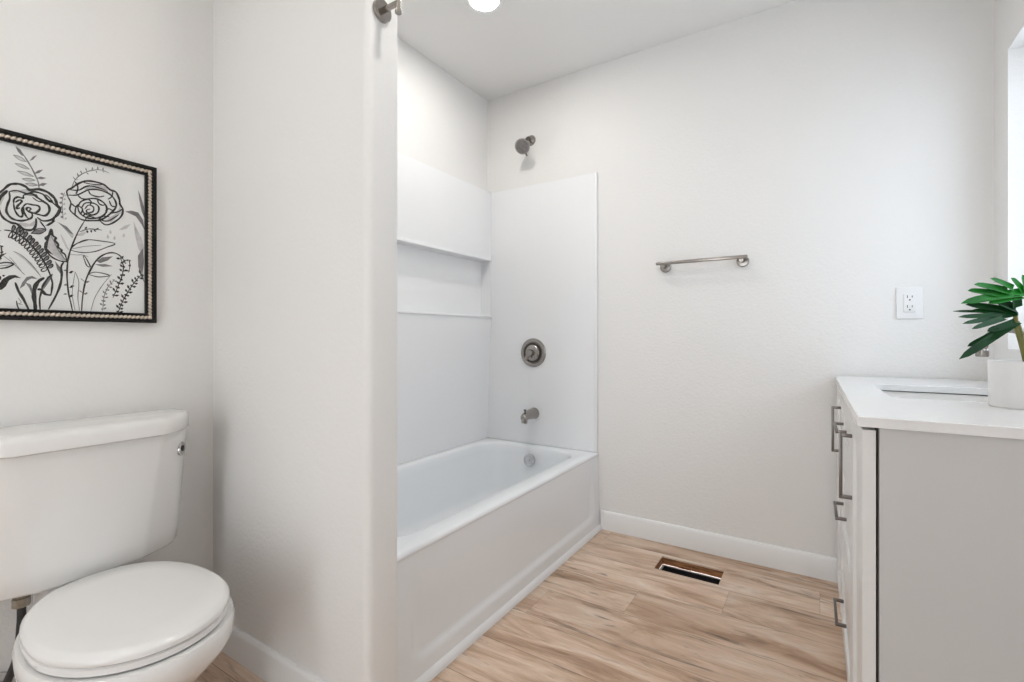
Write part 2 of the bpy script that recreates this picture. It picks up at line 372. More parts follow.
# brush strokes of the drawing: (stroke or fill, width, ink, points (y, z) in mm on the wall)
STROKES = [('s',2.2,1,[(354,1532),(367,1515),(378,1495),(387,1475),(395,1452),(397,1435)]),
    ('f',0,1,[(352,1533),(361,1528),(370,1512),(364,1512),(357,1520)]),
    ('f',0,2,[(373,1498),(362,1508),(348,1509),(359,1500)]),
    ('s',1.2,1,[(373,1498),(362,1508),(348,1509)]),
    ('s',1,1,[(373,1498),(359,1500),(348,1509)]),
    ('f',0,2,[(379,1481),(366,1489),(351,1488),(364,1481)]),
    ('s',1.2,1,[(379,1481),(366,1489),(351,1488)]),
    ('s',1,1,[(379,1481),(364,1481),(351,1488)]),
    ('f',0,2,[(387,1464),(372,1471),(355,1470),(369,1464)]),
    ('s',1.2,1,[(387,1464),(372,1471),(355,1470)]),
    ('s',1,1,[(387,1464),(369,1463),(355,1470)]),
    ('f',0,2,[(390,1455),(378,1457),(364,1452),(376,1450)]),
    ('s',1.2,1,[(390,1455),(378,1457),(364,1452)]),
    ('s',1,1,[(390,1455),(376,1449),(364,1452)]),
    ('f',0,2,[(395,1443),(383,1446),(370,1441),(381,1439)]),
    ('s',1.2,1,[(395,1443),(383,1446),(370,1441)]),
    ('s',1,1,[(395,1443),(381,1438),(370,1441)]),
    ('f',0,1,[(378,1502),(385,1516),(393,1523),(386,1509)]),
    ('f',0,1,[(386,1471),(395,1483),(405,1488),(397,1476)]),
    ('f',0,1,[(391,1461),(400,1468),(411,1467),(402,1461)]),
    ('f',0,1,[(395,1443),(403,1452),(413,1453),(405,1444)]),
    ('f',0,2,[(345,1411),(370,1418),(393,1428),(398,1433),(376,1429),(352,1419)]),
    ('f',0,2,[(355,1335),(370,1328),(388,1335),(392,1351),(379,1338),(364,1339)]),
    ('f',0,2,[(323,1396),(335,1415),(332,1394),(325,1372)]),
    ('f',0,1,[(367,1411),(395,1413),(393,1419),(376,1418)]),
    ('s',4.5,0,[(321,1401),(332,1417),(341,1430),(350,1435),(361,1437),(372,1433),(379,1427),(396,1433),(413,1430),(425,1420),(430,1411),(433,1399),(439,1390),(433,1373),(426,1363),(423,1351),(413,1340)]),
    ('s',4,0,[(322,1367),(326,1352),(333,1341),(345,1334),(355,1333),(366,1323),(378,1321),(387,1327),(391,1340),(391,1355)]),
    ('s',5,0,[(321,1383),(326,1396),(338,1415)]),
    ('s',3.4,0,[(341,1413),(342,1396),(338,1379),(336,1362),(342,1349),(351,1343),(364,1343),(379,1351),(384,1360),(382,1370)]),
    ('s',3,0,[(341,1413),(355,1419),(373,1416),(387,1424),(404,1422),(413,1412),(425,1403),(437,1390)]),
    ('s',3.6,0,[(367,1410),(382,1419),(393,1411),(405,1403),(415,1395),(417,1380),(409,1366),(396,1366),(385,1368)]),
    ('s',3.2,0,[(393,1358),(404,1351),(420,1357),(431,1372),(436,1389)]),
    ('s',3,0,[(349,1385),(350,1396),(357,1403),(366,1402),(367,1410)]),
    ('s',3,0,[(349,1385),(351,1369),(357,1356),(363,1353),(366,1360),(364,1372),(367,1381)]),
    ('s',3,0,[(352,1388),(360,1396),(364,1393),(357,1381),(354,1372),(361,1376)]),
    ('s',3.2,0,[(367,1381),(373,1389),(384,1389),(395,1389),(398,1381),(390,1369),(379,1369),(373,1374),(375,1380),(381,1378),(378,1372)]),
    ('s',2.6,0,[(367,1381),(368,1369),(372,1357),(378,1350)]),
    ('s',2.6,0,[(405,1423),(413,1409),(423,1405)]),
    ('s',2.2,0,[(409,1423),(418,1415),(423,1405),(415,1405)]),
    ('s',2,0,[(384,1409),(395,1401),(407,1404)]),
    ('f',0,0,[(409,1339),(417,1349),(430,1357),(423,1347),(413,1340)]),
    ('f',0,1,[(381,1314),(391,1325),(409,1329),(402,1319),(390,1314)]),
    ('s',2,0,[(381,1313),(393,1327),(410,1329),(399,1316),(381,1313)]),
    ('s',2.2,0,[(398,1350),(410,1331)]),
    ('f',0,1,[(446,1433),(443,1436),(439,1433),(443,1429)]),
    ('f',0,2,[(447,1429),(451,1435),(453,1431),(449,1427)]),
    ('f',0,1,[(444,1421),(442,1425),(437,1421),(441,1418)]),
    ('f',0,2,[(445,1418),(449,1423),(451,1419),(447,1416)]),
    ('f',0,1,[(443,1408),(441,1412),(436,1408),(440,1404)]),
    ('f',0,2,[(444,1405),(448,1410),(450,1406),(446,1402)]),
    ('f',0,1,[(444,1395),(442,1399),(437,1395),(441,1392)]),
    ('f',0,2,[(445,1392),(449,1397),(451,1393),(447,1389)]),
    ('f',0,1,[(445,1382),(443,1386),(438,1382),(442,1379)]),
    ('f',0,2,[(446,1379),(450,1384),(452,1380),(448,1376)]),
    ('f',0,1,[(446,1369),(443,1373),(439,1369),(443,1366)]),
    ('f',0,2,[(447,1365),(451,1371),(453,1367),(449,1363)]),
    ('s',1.2,1,[(448,1438),(443,1412),(445,1364)]),
    ('f',0,2,[(490,1455),(522,1464),(552,1472),(522,1480),(498,1469)]),
    ('f',0,2,[(531,1375),(562,1404),(574,1434),(576,1411),(552,1378)]),
    ('s',3.6,0,[(454,1430),(453,1444),(464,1455),(475,1468),(492,1481),(513,1485),(534,1482),(549,1471),(562,1468),(570,1449),(572,1434),(579,1420),(574,1398),(555,1376),(537,1367),(522,1379)]),
    ('s',3.2,0,[(454,1430),(461,1412),(459,1393),(470,1381),(484,1371),(504,1372),(528,1380),(549,1402),(562,1424),(560,1443),(546,1459),(522,1464),(499,1458),(475,1438),(454,1432)]),
    ('s',3.2,0,[(476,1404),(482,1420),(498,1432),(519,1437),(537,1426),(540,1407),(528,1388),(504,1378),(487,1382),(478,1393),(476,1404)]),
    ('s',2.8,0,[(484,1404),(492,1419),(510,1423),(522,1415),(519,1397),(503,1387),(490,1390),(484,1404)]),
    ('s',2.4,0,[(491,1402),(499,1415),(510,1412),(509,1399),(497,1393),(495,1400),(503,1405)]),
    ('s',2.6,0,[(460,1448),(478,1452),(498,1469),(522,1470),(543,1465)]),
    ('s',2.2,0,[(555,1469),(552,1452),(543,1442)]),
    ('s',2.6,0,[(549,1402),(568,1412),(578,1422)]),
    ('s',2.4,0,[(470,1381),(471,1399),(476,1412)]),
    ('s',2.4,0,[(522,1379),(543,1379),(568,1402)]),
    ('s',2,0,[(484,1477),(504,1476),(531,1481)]),
    ('s',2.6,0,[(478,1408),(486,1401),(483,1387)]),
    ('s',2.6,0,[(498,1432),(505,1426),(503,1417)]),
    ('s',2.6,0,[(519,1437),(522,1426),(530,1422),(539,1426)]),
    ('s',2.6,0,[(487,1382),(495,1391),(509,1388)]),
    ('s',2.6,0,[(537,1407),(545,1415),(556,1411)]),
    ('s',2.6,0,[(522,1379),(531,1390),(547,1392)]),
    ('s',2.6,0,[(461,1412),(469,1405),(476,1404)]),
    ('s',2.6,0,[(475,1438),(484,1430),(495,1431)]),
    ('s',2.6,0,[(499,1456),(505,1446),(522,1444),(535,1450)]),
    ('s',2.6,0,[(470,1474),(476,1459),(472,1439)]),
    ('s',2.6,0,[(546,1439),(552,1425),(562,1425)]),
    ('s',2.6,0,[(492,1373),(499,1383),(516,1382)]),
    ('s',1.6,1,[(461,1448),(470,1478),(484,1498),(504,1514),(528,1523),(546,1519)]),
    ('f',0,1,[(470,1478),(466,1483),(465,1487),(470,1482)]),
    ('f',0,1,[(476,1489),(474,1495),(475,1500),(478,1494)]),
    ('f',0,1,[(484,1498),(481,1504),(482,1509),(485,1504)]),
    ('f',0,1,[(470,1478),(472,1480),(478,1482),(476,1480)]),
    ('f',0,1,[(495,1509),(492,1515),(493,1520),(496,1514)]),
    ('f',0,1,[(507,1515),(506,1521),(508,1526),(510,1521)]),
    ('f',0,1,[(519,1520),(518,1526),(520,1531),(522,1526)]),
    ('f',0,1,[(531,1522),(530,1527),(533,1532),(534,1527)]),
    ('f',0,1,[(516,1518),(515,1515),(518,1511),(519,1514)]),
    ('f',0,1,[(531,1522),(531,1520),(534,1517),(535,1519)]),
    ('f',0,1,[(495,1507),(495,1504),(499,1501),(499,1504)]),
    ('s',2.6,0,[(490,1368),(476,1334),(463,1292),(457,1266),(454,1243),(453,1207),(456,1164),(461,1135),(465,1110)]),
    ('s',1.8,0,[(460,1284),(475,1303),(495,1316),(522,1318),(560,1316),(540,1302),(516,1287),(490,1279),(467,1280),(460,1284)]),
    ('s',1.1,1,[(460,1284),(492,1297),(528,1306)]),
    ('s',1.8,0,[(480,1336),(498,1347),(513,1349),(529,1350)]),
    ('f',0,0,[(491,1345),(491,1350),(496,1354),(496,1349)]),
    ('f',0,0,[(504,1347),(503,1341),(506,1338),(508,1344)]),
    ('f',0,0,[(511,1348),(511,1344),(516,1342),(516,1346)]),
    ('f',0,0,[(516,1349),(516,1352),(522,1355),(522,1352)]),
    ('f',0,0,[(495,1344),(494,1338),(498,1335),(499,1341)]),
    ('f',0,2,[(437,1352),(453,1344),(467,1322),(464,1314),(453,1330),(442,1346)]),
    ('f',0,2,[(570,1359),(584,1374),(598,1381),(589,1366),(576,1359)]),
    ('f',0,2,[(540,1331),(543,1341),(546,1333),(544,1327)]),
    ('f',0,2,[(546,1346),(549,1356),(552,1348),(550,1342)]),
    ('f',0,2,[(555,1330),(559,1340),(562,1332),(559,1326)]),
    ('f',0,2,[(578,1341),(581,1351),(584,1344),(581,1337)]),
    ('s',2.8,0,[(484,1113),(486,1151),(492,1196),(503,1231),(517,1261),(534,1280),(552,1288),(568,1285),(581,1271)]),
    ('f',0,1,[(517,1259),(531,1272),(555,1278),(543,1264),(525,1254)]),
    ('f',0,1,[(513,1249),(537,1253),(555,1249),(531,1244)]),
    ('s',1.8,0,[(497,1219),(516,1227),(547,1221),(522,1214),(497,1219)]),
    ('s',1.8,0,[(487,1270),(492,1267),(503,1242),(495,1244),(487,1270)]),
    ('f',0,0,[(456,1218),(462,1225),(467,1224),(462,1217)]),
    ('f',0,1,[(454,1225),(449,1227),(445,1223),(450,1222)]),
    ('f',0,0,[(457,1178),(463,1185),(469,1184),(463,1177)]),
    ('f',0,1,[(455,1185),(450,1188),(446,1183),(451,1182)]),
    ('f',0,0,[(456,1153),(462,1159),(467,1158),(462,1151)]),
    ('f',0,1,[(454,1160),(449,1162),(445,1158),(450,1157)]),
    ('f',0,1,[(491,1196),(483,1203),(482,1207),(489,1200)]),
    ('f',0,1,[(491,1196),(498,1201),(502,1199),(496,1194)]),
    ('f',0,1,[(488,1163),(480,1169),(479,1174),(486,1167)]),
    ('f',0,1,[(488,1163),(495,1168),(498,1165),(492,1160)]),
    ('s',1.3,1,[(470,1223),(478,1195),(476,1151),(480,1113)]),
    ('s',1.2,1,[(504,1114),(513,1153),(531,1192),(552,1225)]),
    ('s',1,1,[(470,1114),(464,1164),(470,1223)]),
    ('s',2,0,[(566,1109),(576,1142),(592,1178),(609,1209),(627,1235)]),
    ('f',0,0,[(568,1114),(568,1119),(564,1119),(563,1115)]),
    ('f',0,0,[(568,1114),(576,1113),(581,1117),(575,1119)]),
    ('f',0,0,[(571,1124),(568,1134),(562,1137),(563,1130)]),
    ('f',0,0,[(571,1124),(577,1122),(580,1127),(576,1129)]),
    ('f',0,0,[(574,1135),(573,1141),(569,1142),(569,1136)]),
    ('f',0,0,[(574,1135),(578,1132),(581,1136),(577,1139)]),
    ('f',0,0,[(577,1145),(577,1152),(573,1153),(573,1148)]),
    ('f',0,0,[(577,1145),(586,1142),(592,1147),(586,1149)]),
    ('f',0,0,[(582,1155),(580,1165),(575,1169),(575,1161)]),
    ('f',0,0,[(582,1155),(586,1152),(588,1156),(585,1159)]),
    ('f',0,0,[(586,1165),(587,1170),(583,1170),(582,1166)]),
    ('f',0,0,[(586,1165),(592,1162),(595,1166),(591,1169)]),
    ('f',0,0,[(590,1175),(589,1183),(585,1185),(584,1179)]),
    ('f',0,0,[(590,1175),(598,1172),(604,1177),(598,1179)]),
    ('f',0,0,[(595,1184),(595,1194),(590,1198),(589,1191)]),
    ('f',0,0,[(595,1184),(598,1181),(600,1184),(598,1188)]),
    ('f',0,0,[(600,1194),(602,1199),(598,1199),(596,1196)]),
    ('f',0,0,[(600,1194),(607,1190),(613,1194),(608,1197)]),
    ('f',0,0,[(606,1203),(605,1214),(600,1218),(600,1210)]),
    ('f',0,0,[(606,1203),(612,1200),(617,1204),(613,1207)]),
    ('f',0,0,[(611,1213),(612,1221),(608,1224),(607,1218)]),
    ('f',0,0,[(611,1213),(614,1209),(617,1212),(615,1216)]),
    ('f',0,0,[(618,1222),(619,1227),(616,1229),(613,1225)]),
    ('f',0,0,[(618,1222),(625,1217),(632,1220),(627,1224)]),
    ('f',0,0,[(624,1231),(624,1242),(619,1247),(618,1239)]),
    ('f',0,0,[(624,1231),(628,1226),(632,1230),(629,1234)]),
    ('s',2,0,[(555,1156),(566,1188),(576,1220),(580,1252),(572,1278)]),
    ('f',0,0,[(557,1162),(558,1167),(554,1167),(553,1163)]),
    ('f',0,0,[(557,1162),(565,1161),(570,1165),(564,1167)]),
    ('f',0,0,[(561,1174),(559,1184),(554,1186),(555,1179)]),
    ('f',0,0,[(561,1174),(567,1172),(570,1176),(566,1179)]),
    ('f',0,0,[(565,1186),(565,1192),(561,1193),(561,1188)]),
    ('f',0,0,[(565,1186),(570,1184),(572,1188),(569,1191)]),
    ('f',0,0,[(569,1198),(569,1205),(565,1205),(564,1200)]),
    ('f',0,0,[(569,1198),(578,1197),(583,1202),(577,1204)]),
    ('f',0,0,[(573,1211),(571,1220),(565,1222),(566,1215)]),
    ('f',0,0,[(573,1211),(577,1208),(579,1212),(576,1215)]),
    ('f',0,0,[(577,1223),(576,1228),(572,1227),(572,1222)]),
    ('f',0,0,[(577,1223),(583,1223),(585,1228),(580,1229)]),
    ('f',0,0,[(578,1236),(575,1243),(570,1243),(572,1237)]),
    ('f',0,0,[(578,1236),(586,1237),(590,1243),(584,1243)]),
    ('f',0,0,[(580,1249),(576,1256),(571,1257),(573,1250)]),
    ('f',0,0,[(580,1249),(584,1247),(584,1252),(581,1254)]),
    ('f',0,0,[(578,1261),(575,1265),(573,1261),(574,1258)]),
    ('f',0,0,[(578,1261),(584,1266),(585,1272),(580,1270)]),
    ('f',0,0,[(574,1272),(568,1277),(562,1274),(566,1270)]),
    ('f',0,0,[(574,1272),(580,1277),(581,1283),(576,1281)]),
    ('s',1.4,1,[(531,1115),(534,1155),(543,1186),(560,1211)]),
    ('f',0,1,[(531,1121),(530,1125),(528,1124),(528,1120)]),
    ('f',0,1,[(531,1121),(538,1122),(540,1127),(536,1127)]),
    ('f',0,1,[(532,1132),(528,1139),(524,1139),(526,1134)]),
    ('f',0,1,[(532,1132),(537,1132),(538,1136),(535,1137)]),
    ('f',0,1,[(533,1144),(532,1148),(528,1148),(529,1144)]),
    ('f',0,1,[(533,1144),(537,1143),(538,1147),(535,1148)]),
    ('f',0,1,[(534,1155),(533,1160),(530,1161),(530,1157)]),
    ('f',0,1,[(534,1155),(541,1154),(545,1158),(540,1159)]),
    ('f',0,1,[(537,1166),(535,1174),(531,1176),(532,1170)]),
    ('f',0,1,[(537,1166),(540,1164),(542,1167),(540,1169)]),
    ('f',0,1,[(540,1177),(540,1181),(538,1181),(537,1178)]),
    ('f',0,1,[(540,1177),(545,1176),(547,1179),(544,1181)]),
    ('f',0,1,[(544,1188),(545,1194),(542,1197),(541,1192)]),
    ('f',0,1,[(544,1188),(550,1184),(554,1186),(551,1189)]),
    ('f',0,1,[(550,1197),(551,1204),(548,1208),(547,1202)]),
    ('f',0,1,[(550,1197),(552,1194),(554,1196),(553,1199)]),
    ('f',0,1,[(557,1206),(558,1210),(555,1211),(554,1208)]),
    ('f',0,1,[(557,1206),(562,1203),(566,1205),(563,1208)]),
    ('s',1.6,0,[(576,1259),(592,1273),(596,1254),(592,1234)]),
    ('f',0,0,[(582,1264),(584,1266),(582,1268),(580,1266)]),
    ('f',0,0,[(582,1264),(584,1260),(588,1261),(586,1264)]),
    ('f',0,0,[(592,1272),(595,1268),(599,1270),(597,1273)]),
    ('f',0,0,[(592,1272),(589,1271),(589,1268),(591,1268)]),
    ('f',0,0,[(595,1257),(597,1254),(599,1256),(598,1259)]),
    ('f',0,0,[(595,1257),(592,1256),(593,1254),(595,1253)]),
    ('f',0,0,[(593,1241),(594,1238),(596,1238),(596,1241)]),
    ('f',0,0,[(593,1241),(589,1242),(586,1238),(590,1237)]),
    ('f',0,1,[(584,1416),(600,1422),(617,1420),(629,1401),(634,1368),(625,1386),(611,1407),(596,1412)]),
    ('f',0,2,[(605,1392),(614,1368),(625,1346),(632,1315),(629,1290),(617,1312),(609,1351)]),
    ('f',0,1,[(629,1314),(632,1274),(628,1234),(617,1256),(616,1288)]),
    ('f',0,1,[(617,1488),(625,1466),(632,1440),(634,1404),(626,1425),(620,1457)]),
    ('f',0,1,[(617,1256),(629,1230),(634,1206),(624,1225)]),
    ('f',0,2,[(420,1330),(413,1309),(411,1285),(423,1263),(439,1252),(451,1249),(441,1276),(428,1305)]),
    ('s',3.6,0,[(453,1248),(438,1249),(421,1258),(410,1274),(409,1289),(413,1298),(410,1306),(417,1316),(421,1332),(423,1317),(430,1310),(428,1303),(435,1293),(434,1286),(442,1279),(441,1274),(449,1267),(453,1248)]),
    ('s',1.4,1,[(453,1248),(436,1276),(421,1313)]),
    ('f',0,0,[(409,1289),(412,1311),(419,1316),(415,1298),(413,1279),(425,1263),(413,1268)]),
    ('s',3.6,0,[(446,1247),(441,1233),(442,1211),(439,1184),(430,1153),(415,1115)]),
    ('f',0,1,[(428,1248),(439,1232),(441,1211),(433,1225)]),
    ('s',3,0,[(332,1313),(343,1313),(354,1309),(370,1297),(384,1280),(398,1259),(407,1241),(415,1221),(421,1200)]),
    ('f',0,1,[(346,1312),(351,1317),(352,1326),(349,1328),(346,1320)]),
    ('s',1.8,0,[(346,1312),(351,1317),(352,1326),(349,1328),(346,1320),(346,1312)]),
    ('s',1.8,0,[(346,1312),(347,1304),(344,1296),(340,1296),(342,1305),(346,1312)]),
    ('f',0,1,[(354,1309),(359,1313),(361,1322),(358,1325),(354,1317)]),
    ('s',1.8,0,[(354,1309),(359,1313),(361,1322),(358,1325),(354,1317),(354,1309)]),
    ('s',1.8,0,[(354,1309),(354,1301),(349,1293),(346,1295),(349,1303),(354,1309)]),
    ('f',0,1,[(360,1304),(365,1308),(368,1317),(365,1320),(361,1312)]),
    ('s',1.8,0,[(360,1304),(365,1308),(368,1317),(365,1320),(361,1312),(360,1304)]),
    ('s',1.8,0,[(360,1304),(360,1296),(356,1289),(352,1290),(355,1299),(360,1304)]),
    ('f',0,1,[(367,1299),(372,1304),(375,1313),(372,1316),(368,1308)]),
    ('s',1.8,0,[(367,1299),(372,1304),(375,1313),(372,1316),(368,1308),(367,1299)]),
    ('s',1.8,0,[(367,1299),(367,1291),(362,1284),(359,1285),(362,1294),(367,1299)]),
    ('f',0,1,[(373,1293),(379,1296),(383,1304),(380,1308),(375,1301)]),
    ('s',1.8,0,[(373,1293),(379,1296),(383,1304),(380,1308),(375,1301),(373,1293)]),
    ('s',1.8,0,[(373,1293),(372,1285),(366,1279),(363,1282),(368,1289),(373,1293)]),
    ('f',0,1,[(379,1286),(385,1289),(388,1297),(386,1301),(381,1294)]),
    ('s',1.8,0,[(379,1286),(385,1289),(388,1297),(386,1301),(381,1294),(379,1286)]),
    ('s',1.8,0,[(379,1286),(378,1278),(372,1272),(369,1275),(373,1282),(379,1286)]),
    ('f',0,1,[(385,1279),(390,1281),(395,1289),(393,1293),(387,1287)]),
    ('s',1.8,0,[(385,1279),(390,1281),(395,1289),(393,1293),(387,1287),(385,1279)]),
    ('s',1.8,0,[(385,1279),(383,1271),(377,1266),(374,1269),(379,1276),(385,1279)]),
    ('f',0,1,[(390,1271),(396,1273),(400,1281),(398,1285),(393,1279)]),
    ('s',1.8,0,[(390,1271),(396,1273),(400,1281),(398,1285),(393,1279),(390,1271)]),
    ('s',1.8,0,[(390,1271),(388,1263),(382,1258),(379,1261),(384,1268),(390,1271)]),
    ('f',0,1,[(395,1263),(401,1265),(405,1273),(404,1277),(398,1271)]),
    ('s',1.8,0,[(395,1263),(401,1265),(405,1273),(404,1277),(398,1271),(395,1263)]),
    ('s',1.8,0,[(395,1263),(393,1255),(387,1250),(384,1253),(389,1260),(395,1263)]),
    ('f',0,1,[(400,1255),(406,1256),(411,1263),(409,1268),(403,1262)]),
    ('s',1.8,0,[(400,1255),(406,1256),(411,1263),(409,1268),(403,1262),(400,1255)]),
    ('s',1.8,0,[(400,1255),(398,1247),(391,1242),(389,1246),(394,1252),(400,1255)]),
    ('f',0,1,[(405,1246),(411,1247),(416,1254),(414,1259),(408,1253)]),
    ('s',1.8,0,[(405,1246),(411,1247),(416,1254),(414,1259),(408,1253),(405,1246)]),
    ('s',1.8,0,[(405,1246),(402,1238),(396,1233),(393,1237),(399,1244),(405,1246)]),
    ('f',0,1,[(409,1236),(415,1236),(421,1243),(419,1248),(413,1243)]),
    ('s',1.8,0,[(409,1236),(415,1236),(421,1243),(419,1248),(413,1243),(409,1236)]),
    ('s',1.8,0,[(409,1236),(406,1229),(399,1226),(397,1230),(403,1235),(409,1236)]),
    ('f',0,1,[(413,1227),(419,1227),(424,1233),(423,1238),(417,1234)]),
    ('s',1.8,0,[(413,1227),(419,1227),(424,1233),(423,1238),(417,1234),(413,1227)]),
    ('s',1.8,0,[(413,1227),(410,1219),(403,1216),(401,1220),(406,1225),(413,1227)]),
    ('s',3,0,[(420,1204),(423,1187),(422,1170),(420,1154)]),
    ('s',6,0,[(407,1200),(396,1189),(389,1173),(387,1150),(389,1128),(390,1107)]),
    ('s',3,0,[(423,1211),(413,1197),(404,1177),(402,1164),(398,1142),(399,1112)]),
    ('s',4.5,0,[(393,1167),(401,1167),(409,1156),(421,1154)]),
    ('f',0,1,[(424,1213),(413,1203),(406,1181),(405,1167),(413,1182),(423,1204)]),
    ('f',0,0,[(323,1175),(330,1189),(341,1199),(352,1201),(363,1194),(351,1194),(341,1186),(335,1170),(328,1161),(323,1160)]),
    ('f',0,1,[(360,1166),(365,1183),(373,1198),(384,1202),(394,1195),(382,1195),(374,1188),(369,1175)]),
    ('f',0,1,[(370,1184),(378,1170),(384,1149),(387,1109),(392,1110),(388,1150),(381,1179)]),
    ('s',4,0,[(352,1182),(358,1160),(367,1140),(379,1107)]),
    ('s',2,0,[(354,1135),(357,1118),(364,1106)]),
    ('s',1,1,[(357,1143),(363,1131),(358,1127),(366,1125)]),
    ('s',2.6,0,[(323,1227),(336,1231),(349,1229),(338,1219),(323,1214)]),
    ('s',1,1,[(323,1220),(346,1227)]),
    ('f',0,0,[(323,1248),(337,1256),(326,1242),(323,1240)]),
    ('f',0,0,[(322,1310),(327,1311),(322,1306)]),
    ('f',0,2,[(348,1262),(364,1254),(382,1236),(396,1214),(400,1202),(388,1218),(370,1241),(354,1255)]),
    ('s',1.3,1,[(348,1262),(364,1253),(382,1232),(401,1201)]),
    ('s',1,1,[(329,1249),(346,1233),(361,1214),(370,1203)]),
    ('s',0.8,1,[(341,1247),(355,1226),(367,1205)]),
    ('f',0,1,[(433,1354),(453,1345),(468,1325),(459,1328),(446,1341)]),
    ('f',0,2,[(439,1324),(448,1308),(458,1279),(451,1287),(443,1307)]),
    ('s',1.8,0,[(459,1284),(470,1299),(483,1308),(500,1317)]),
    ('f',0,2,[(470,1323),(487,1338),(498,1340),(487,1326)]),
    ('s',1,1,[(459,1270),(473,1270),(485,1272),(499,1269)]),
    ('s',2.2,1,[(86,1532),(99,1515),(110,1495),(119,1475),(127,1452),(129,1445)]),
    ('f',0,1,[(84,1533),(93,1528),(102,1512),(96,1512),(89,1520)]),
    ('f',0,2,[(105,1498),(94,1508),(80,1509),(91,1500)]),
    ('s',1.2,1,[(105,1498),(94,1508),(80,1509)]),
    ('s',1,1,[(105,1498),(91,1500),(80,1509)]),
    ('f',0,2,[(111,1481),(98,1489),(83,1488),(96,1481)]),
    ('s',1.2,1,[(111,1481),(98,1489),(83,1488)]),
    ('s',1,1,[(111,1481),(96,1481),(83,1488)]),
    ('f',0,2,[(119,1464),(104,1471),(87,1470),(101,1464)]),
    ('s',1.2,1,[(119,1464),(104,1471),(87,1470)]),
    ('s',1,1,[(119,1464),(101,1463),(87,1470)]),
    ('f',0,2,[(122,1455),(110,1457),(96,1452),(108,1450)]),
    ('s',1.2,1,[(122,1455),(110,1457),(96,1452)]),
    ('s',1,1,[(122,1455),(108,1459),(96,1452)]),
    ('f',0,2,[(127,1453),(115,1456),(102,1451),(113,1449)]),
    ('s',1.2,1,[(127,1453),(115,1456),(102,1451)]),
    ('s',1,1,[(127,1453),(113,1448),(102,1451)]),
    ('f',0,1,[(110,1502),(117,1516),(125,1523),(118,1509)]),
    ('f',0,1,[(118,1471),(127,1483),(137,1488),(129,1476)]),
    ('f',0,1,[(123,1461),(132,1468),(143,1467),(134,1461)]),
    ('f',0,1,[(127,1453),(135,1452),(145,1453),(137,1454)]),
    ('f',0,2,[(77,1421),(102,1428),(125,1438),(130,1443),(108,1439),(84,1429)]),
    ('f',0,2,[(87,1345),(102,1338),(120,1345),(124,1361),(111,1348),(96,1349)]),
    ('f',0,1,[(99,1421),(127,1423),(125,1429),(108,1428)]),
    ('s',3,0,[(73,1423),(87,1429),(105,1426),(119,1434),(136,1432),(145,1422),(157,1413),(169,1400)]),
    ('s',3.6,0,[(99,1420),(114,1429),(125,1421),(137,1413),(147,1405),(149,1390),(141,1376),(128,1376),(117,1378)]),
    ('s',3.2,0,[(125,1368),(136,1361),(152,1367),(163,1382),(168,1399)]),
    ('s',3,0,[(81,1395),(82,1406),(89,1413),(98,1412),(99,1420)]),
    ('s',3,0,[(81,1395),(83,1379),(89,1366),(95,1363),(98,1370),(96,1382),(99,1391)]),
    ('s',3,0,[(84,1398),(92,1406),(96,1403),(89,1391),(86,1382),(93,1386)]),
    ('s',3.2,0,[(99,1391),(105,1399),(116,1399),(127,1399),(130,1391),(122,1379),(111,1379),(105,1384),(107,1390),(113,1388),(110,1382)]),
    ('s',2.6,0,[(99,1391),(100,1379),(104,1367),(110,1360)]),
    ('s',2.6,0,[(137,1433),(145,1419),(155,1415)]),
    ('s',2.2,0,[(141,1433),(150,1425),(155,1415),(147,1415)]),
    ('s',2,0,[(116,1419),(127,1411),(139,1414)]),
    ('f',0,0,[(141,1349),(149,1359),(162,1367),(155,1357),(145,1350)]),
    ('f',0,1,[(113,1324),(123,1335),(141,1339),(134,1329),(122,1324)]),
    ('s',2,0,[(113,1323),(125,1337),(142,1339),(131,1326),(113,1323)]),
    ('s',2.2,0,[(130,1360),(142,1341)]),
    ('f',0,1,[(178,1443),(175,1446),(171,1443),(175,1439)]),
    ('f',0,2,[(179,1439),(183,1445),(185,1441),(181,1437)]),
    ('f',0,1,[(176,1431),(174,1435),(169,1431),(173,1428)]),
    ('f',0,2,[(177,1428),(181,1433),(183,1429),(179,1426)]),
    ('f',0,1,[(175,1418),(173,1422),(168,1418),(172,1414)]),
    ('f',0,2,[(176,1415),(180,1420),(182,1416),(178,1412)]),
    ('f',0,1,[(176,1405),(174,1409),(169,1405),(173,1402)]),
    ('f',0,2,[(177,1402),(181,1407),(183,1403),(179,1399)]),
    ('f',0,1,[(177,1392),(175,1396),(170,1392),(174,1389)]),
    ('f',0,2,[(178,1389),(182,1394),(184,1390),(180,1386)]),
    ('f',0,1,[(178,1379),(175,1383),(171,1379),(175,1376)]),
    ('f',0,2,[(179,1375),(183,1381),(185,1377),(181,1373)]),
    ('s',1.2,1,[(180,1448),(175,1422),(177,1374)]),
    ('f',0,2,[(222,1455),(254,1464),(284,1472),(254,1480),(230,1469)]),
    ('f',0,2,[(263,1385),(294,1414),(306,1444),(308,1421),(284,1388)]),
    ('s',3.6,0,[(186,1440),(185,1454),(196,1455),(207,1468),(224,1481),(245,1485),(266,1482),(281,1471),(294,1468),(302,1459),(304,1444),(311,1430),(306,1408),(287,1386),(269,1377),(254,1389)]),
    ('s',3.2,0,[(186,1440),(193,1422),(191,1403),(202,1391),(216,1381),(236,1382),(260,1390),(281,1412),(294,1434),(292,1453),(278,1459),(254,1464),(231,1458),(207,1448),(186,1442)]),
    ('s',3.2,0,[(208,1414),(214,1430),(230,1442),(251,1447),(269,1436),(272,1417),(260,1398),(236,1388),(219,1392),(210,1403),(208,1414)]),
    ('s',2.8,0,[(216,1414),(224,1429),(242,1433),(254,1425),(251,1407),(235,1397),(222,1400),(216,1414)]),
